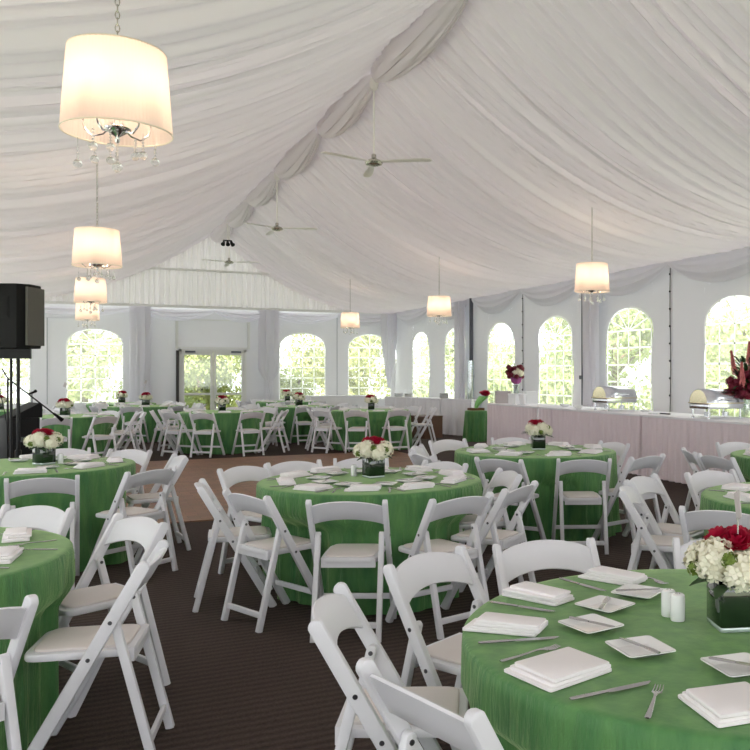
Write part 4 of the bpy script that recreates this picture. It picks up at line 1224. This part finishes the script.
prof = [(-.22, -.2), (.15, -.2), (.24, -.1), (.24, .1), (.15, .2), (-.22, .2)]
m = MB(); m.prism([(y, -x) for x, y in prof], 0, .66, .012); m.build('cabinet', M['black'], root, angle=25)
m = MB(); m.prism([(-.17, -.226), (.17, -.226), (.16, -.246), (-.16, -.246)], .03, .63, .004); m.build('grille', M['grille'], root, angle=25)
m = MB(); m.box((.2015, .0, .42), (.006, .15, .22)); pn = m.build('side_panel', M['black'], root, smooth=False)
m = MB()
for z in (.36, .48): m.box((.206, 0, z), (.004, .12, .085))
m.build('panel_recess', M['grille'], pn, smooth=False)
m = MB(); m.box((-.2015, .0, .42), (.006, .15, .22)); pn = m.build('side_panel', M['black'], root, smooth=False)
m = MB()
for z in (.368, .472): m.box((-.206, 0, z), (.004, .12, .085))
m.build('panel_recess', M['black'], pn, smooth=False)

root = empty('equipment_case', (-.62, 11.35, 0), rad(20)); tag(root, 'black equipment case with raised slanted lid behind the speaker stand', 'case')
m = MB(); m.rbox((0, 0, .495), (.34, .4, .99), .02); m.build('body', M['black'], root)
m = MB(); m.loft([[Vector((x, y, z)) for x, z in ((-.16, .992), (.19, .992), (.19, 1.15), (.165, 1.16))] for y in (-.2, .2)]); m.build('lid', M['black'], root, smooth=False)
m = MB(); m.box((.193, 0, 1.07), (.012, .36, .14)); m.build('lid_edge', M['postgrey'], root, smooth=False)
m = MB()
for z in (.3, .75): m.box((0, -.206, z), (.08, .012, .05))
m.build('latch', M['chrome'], root, smooth=False)
root = empty('microphone_stand', (-.69, 10.75, 0)); tag(root, 'black boom microphone stand slanting down beside the speaker stand', 'microphone stand')
m = MB(); m.tube([(0, 0, .02), (0, 0, 1.44)], .011, 10); m.build('pole', M['blackmetal'], root)
m = MB(); m.lathe([(.001, 0), (.12, 0), (.12, .012), (.02, .03), (.012, .05)], n=24); m.build('base', M['blackmetal'], root)
m = MB(); m.tube([(-.05, -.02, 1.55), (0, 0, 1.45), (.46, .18, 1.03)], .008, 8); m.build('boom_arm', M['blackmetal'], root)
m = MB(); m.tube([(.44, .172, 1.05), (.50, .195, .995), (.53, .207, .967)], [.012, .018, .024], 10); m.build('microphone', M['black'], root)
m = MB(); m.tube([(-.05, -.02, 1.53), (-.07, -.02, 1.3), (-.03, -.03, 1.1), (-.01, -.02, .95), (0, -.015, .6)], .004, 6); m.build('cable', M['black'], root)
root = empty('microphone_stand', (-.50, 11.75, 0)); tag(root, 'slim grey microphone stand behind the black equipment case', 'microphone stand')
m = MB(); m.tube([(0, 0, .02), (0, 0, 1.27)], .007, 8); m.build('pole', M['postgrey'], root)
m = MB(); m.lathe([(.001, 0), (.12, 0), (.12, .012), (.02, .03), (.01, .05)], n=20); m.build('base', M['blackmetal'], root)
m = MB(); m.tube([(-.03, -.03, 1.255), (.02, .02, 1.275), (.04, .04, 1.29)], [.012, .014, .02], 10); m.build('microphone', M['black'], root)

# ------------------------------------------------------------------ greenery outside
def make_tree(seed, ht, rad_, n, lm):
    rnd = random.Random(seed); root = empty('tree'); tag(root, 'x', 'tree', 'trees outside the tent')
    m = MB(); m.tube([(0, 0, -.15), (.05, .03, ht * .35), (-.04, .05, ht * .7)], [.13, .1, .05], 10)
    for k in range(6):
        a = k * 1.05 + rnd.uniform(-.2, .2); z = ht * (.3 + .07 * k)
        m.tube([(0, 0, z), (rad_ * .5 * math.cos(a), rad_ * .5 * math.sin(a), z + ht * .14), (rad_ * .85 * math.cos(a), rad_ * .85 * math.sin(a), z + ht * .2)], [.05, .03, .012], 6)
    m.build('trunk', M['trunk'], root)
    cl = []
    for k in range(34):
        a = rnd.uniform(0, 6.28); z = rnd.uniform(.1, 1); q = rad_ * math.sqrt(rnd.random()) * math.sin(PI * (.12 + .8 * z)) ** .6
        cl.append((Vector((q * math.cos(a), q * math.sin(a), ht * z)), rnd.uniform(.45, .95)))
    m = MB()
    for i in range(n):
        c, r_ = rnd.choice(cl); dv_ = Vector((rnd.gauss(0, 1), rnd.gauss(0, 1), rnd.gauss(0, 1))).normalized()
        p = c + dv_ * r_ * rnd.random() ** .4; nn = (dv_ + Vector((rnd.uniform(-.8, .8), rnd.uniform(-.8, .8), rnd.uniform(-.2, 1)))).normalized()
        t = nn.cross(Vector((rnd.uniform(-1, 1), rnd.uniform(-1, 1), .3))).normalized(); b = nn.cross(t); L = rnd.uniform(.12, .22)
        bi = len(m.v); m.v += [p, p + t * L * .5 + b * L * .28, p + t * L, p + t * L * .5 - b * L * .28]; m.f.append((bi, bi + 1, bi + 2, bi + 3)); m.mi.append(0)
    m.build('foliage', lm, root, smooth=False)
    return Proto(root)
tp = [make_tree(1, 5.4, 1.9, 14000, M['leaves'][0]), make_tree(2, 6.4, 1.9, 14000, M['leaves'][1]), make_tree(3, 5.0, 1.9, 14000, M['leaves'][2])]
sp = make_tree(6, 1.3, .8, 3500, M['leaves'][2]); sp.root['category'] = 'shrub'; sp.root.name = 'shrub'; sp.root['group'] = 'shrubs outside the tent'
TL = [(13.2, 5.0, 1, 'beyond the right wall, outside past the picture edge'), (13.7, 10.2, 0, 'outside the right wall behind the nearest window'), (14.2, 15.2, 1, 'outside the right wall behind the front chafing dish window'),
      (13.9, 20.6, 2, 'outside the right wall left of the grey post'), (11.8, 26.6, 1, 'outside behind the narrow right-wall windows near the corner'),
      (8.7, 29.6, 0, 'outside behind the rightmost gable window'), (3.6, 29.4, 0, 'outside behind the glass doors'), (.2, 33.5, 1, 'outside behind the left arched gable window'), (-3.6, 29.6, 0, 'outside the far left corner')]
for i, (x, y, k, lab) in enumerate(TL):
    tp[k].place((x, y, -.1), 1.7 * i, 'pale leafy tree ' + lab)
SL = [(10.4, 8.7, 'below the nearest right-wall window'), (10.4, 12.6, 'below the front chafing dish window'), (10.35, 18.0, 'below the window left of the grey post'), (10.4, 21.2, 'near the tent corner'),
      (1.9, 26.3, 'behind the left door leaf'), (5.6, 26.3, 'behind the right door leaf')]
for i, (x, y, lab) in enumerate(SL):
    sp.place((x, y, -.1), 2.1 * i, 'low leafy shrub outside ' + lab)

# ------------------------------------------------------------------ light
w = bpy.data.worlds.new('World'); bpy.context.scene.world = w; w.use_nodes = True
bg = w.node_tree.nodes['Background']; bg.inputs['Color'].default_value = (.93, .96, 1, 1); bg.inputs['Strength'].default_value = 3.1
sl = bpy.data.lights.new('sun', 'SUN'); sl.energy = 18; sl.angle = rad(4); sl.color = (1, .96, .93)
so = bpy.data.objects.new('sun', sl); C.objects.link(so); so.rotation_euler = (rad(32), rad(-12), 0); so.location = (0, -10, 20)

# ------------------------------------------------------------------ camera
cd = bpy.data.cameras.new('camera'); cam = bpy.data.objects.new('camera', cd); C.objects.link(cam)
cam.location = CAM; cam.rotation_euler = (PI / 2, 0, -math.atan(422 / 850))
cd.sensor_fit = 'HORIZONTAL'; cd.sensor_width = 36; cd.lens = 850 / 750 * 36
cd.shift_x = -125 / 750; cd.shift_y = -3 / 750
cd.clip_start = .05; cd.clip_end = 300
s = bpy.context.scene; s.camera = cam
s.view_settings.view_transform = 'Standard'; s.view_settings.look = 'None'; s.view_settings.gamma = 1; s.view_settings.exposure = .3
s.view_settings.use_curve_mapping = False
s.cycles.use_denoising = True
s.cycles.max_bounces = 10; s.cycles.diffuse_bounces = 6; s.cycles.transparent_max_bounces = 16
s.cycles.sample_clamp_indirect = 6
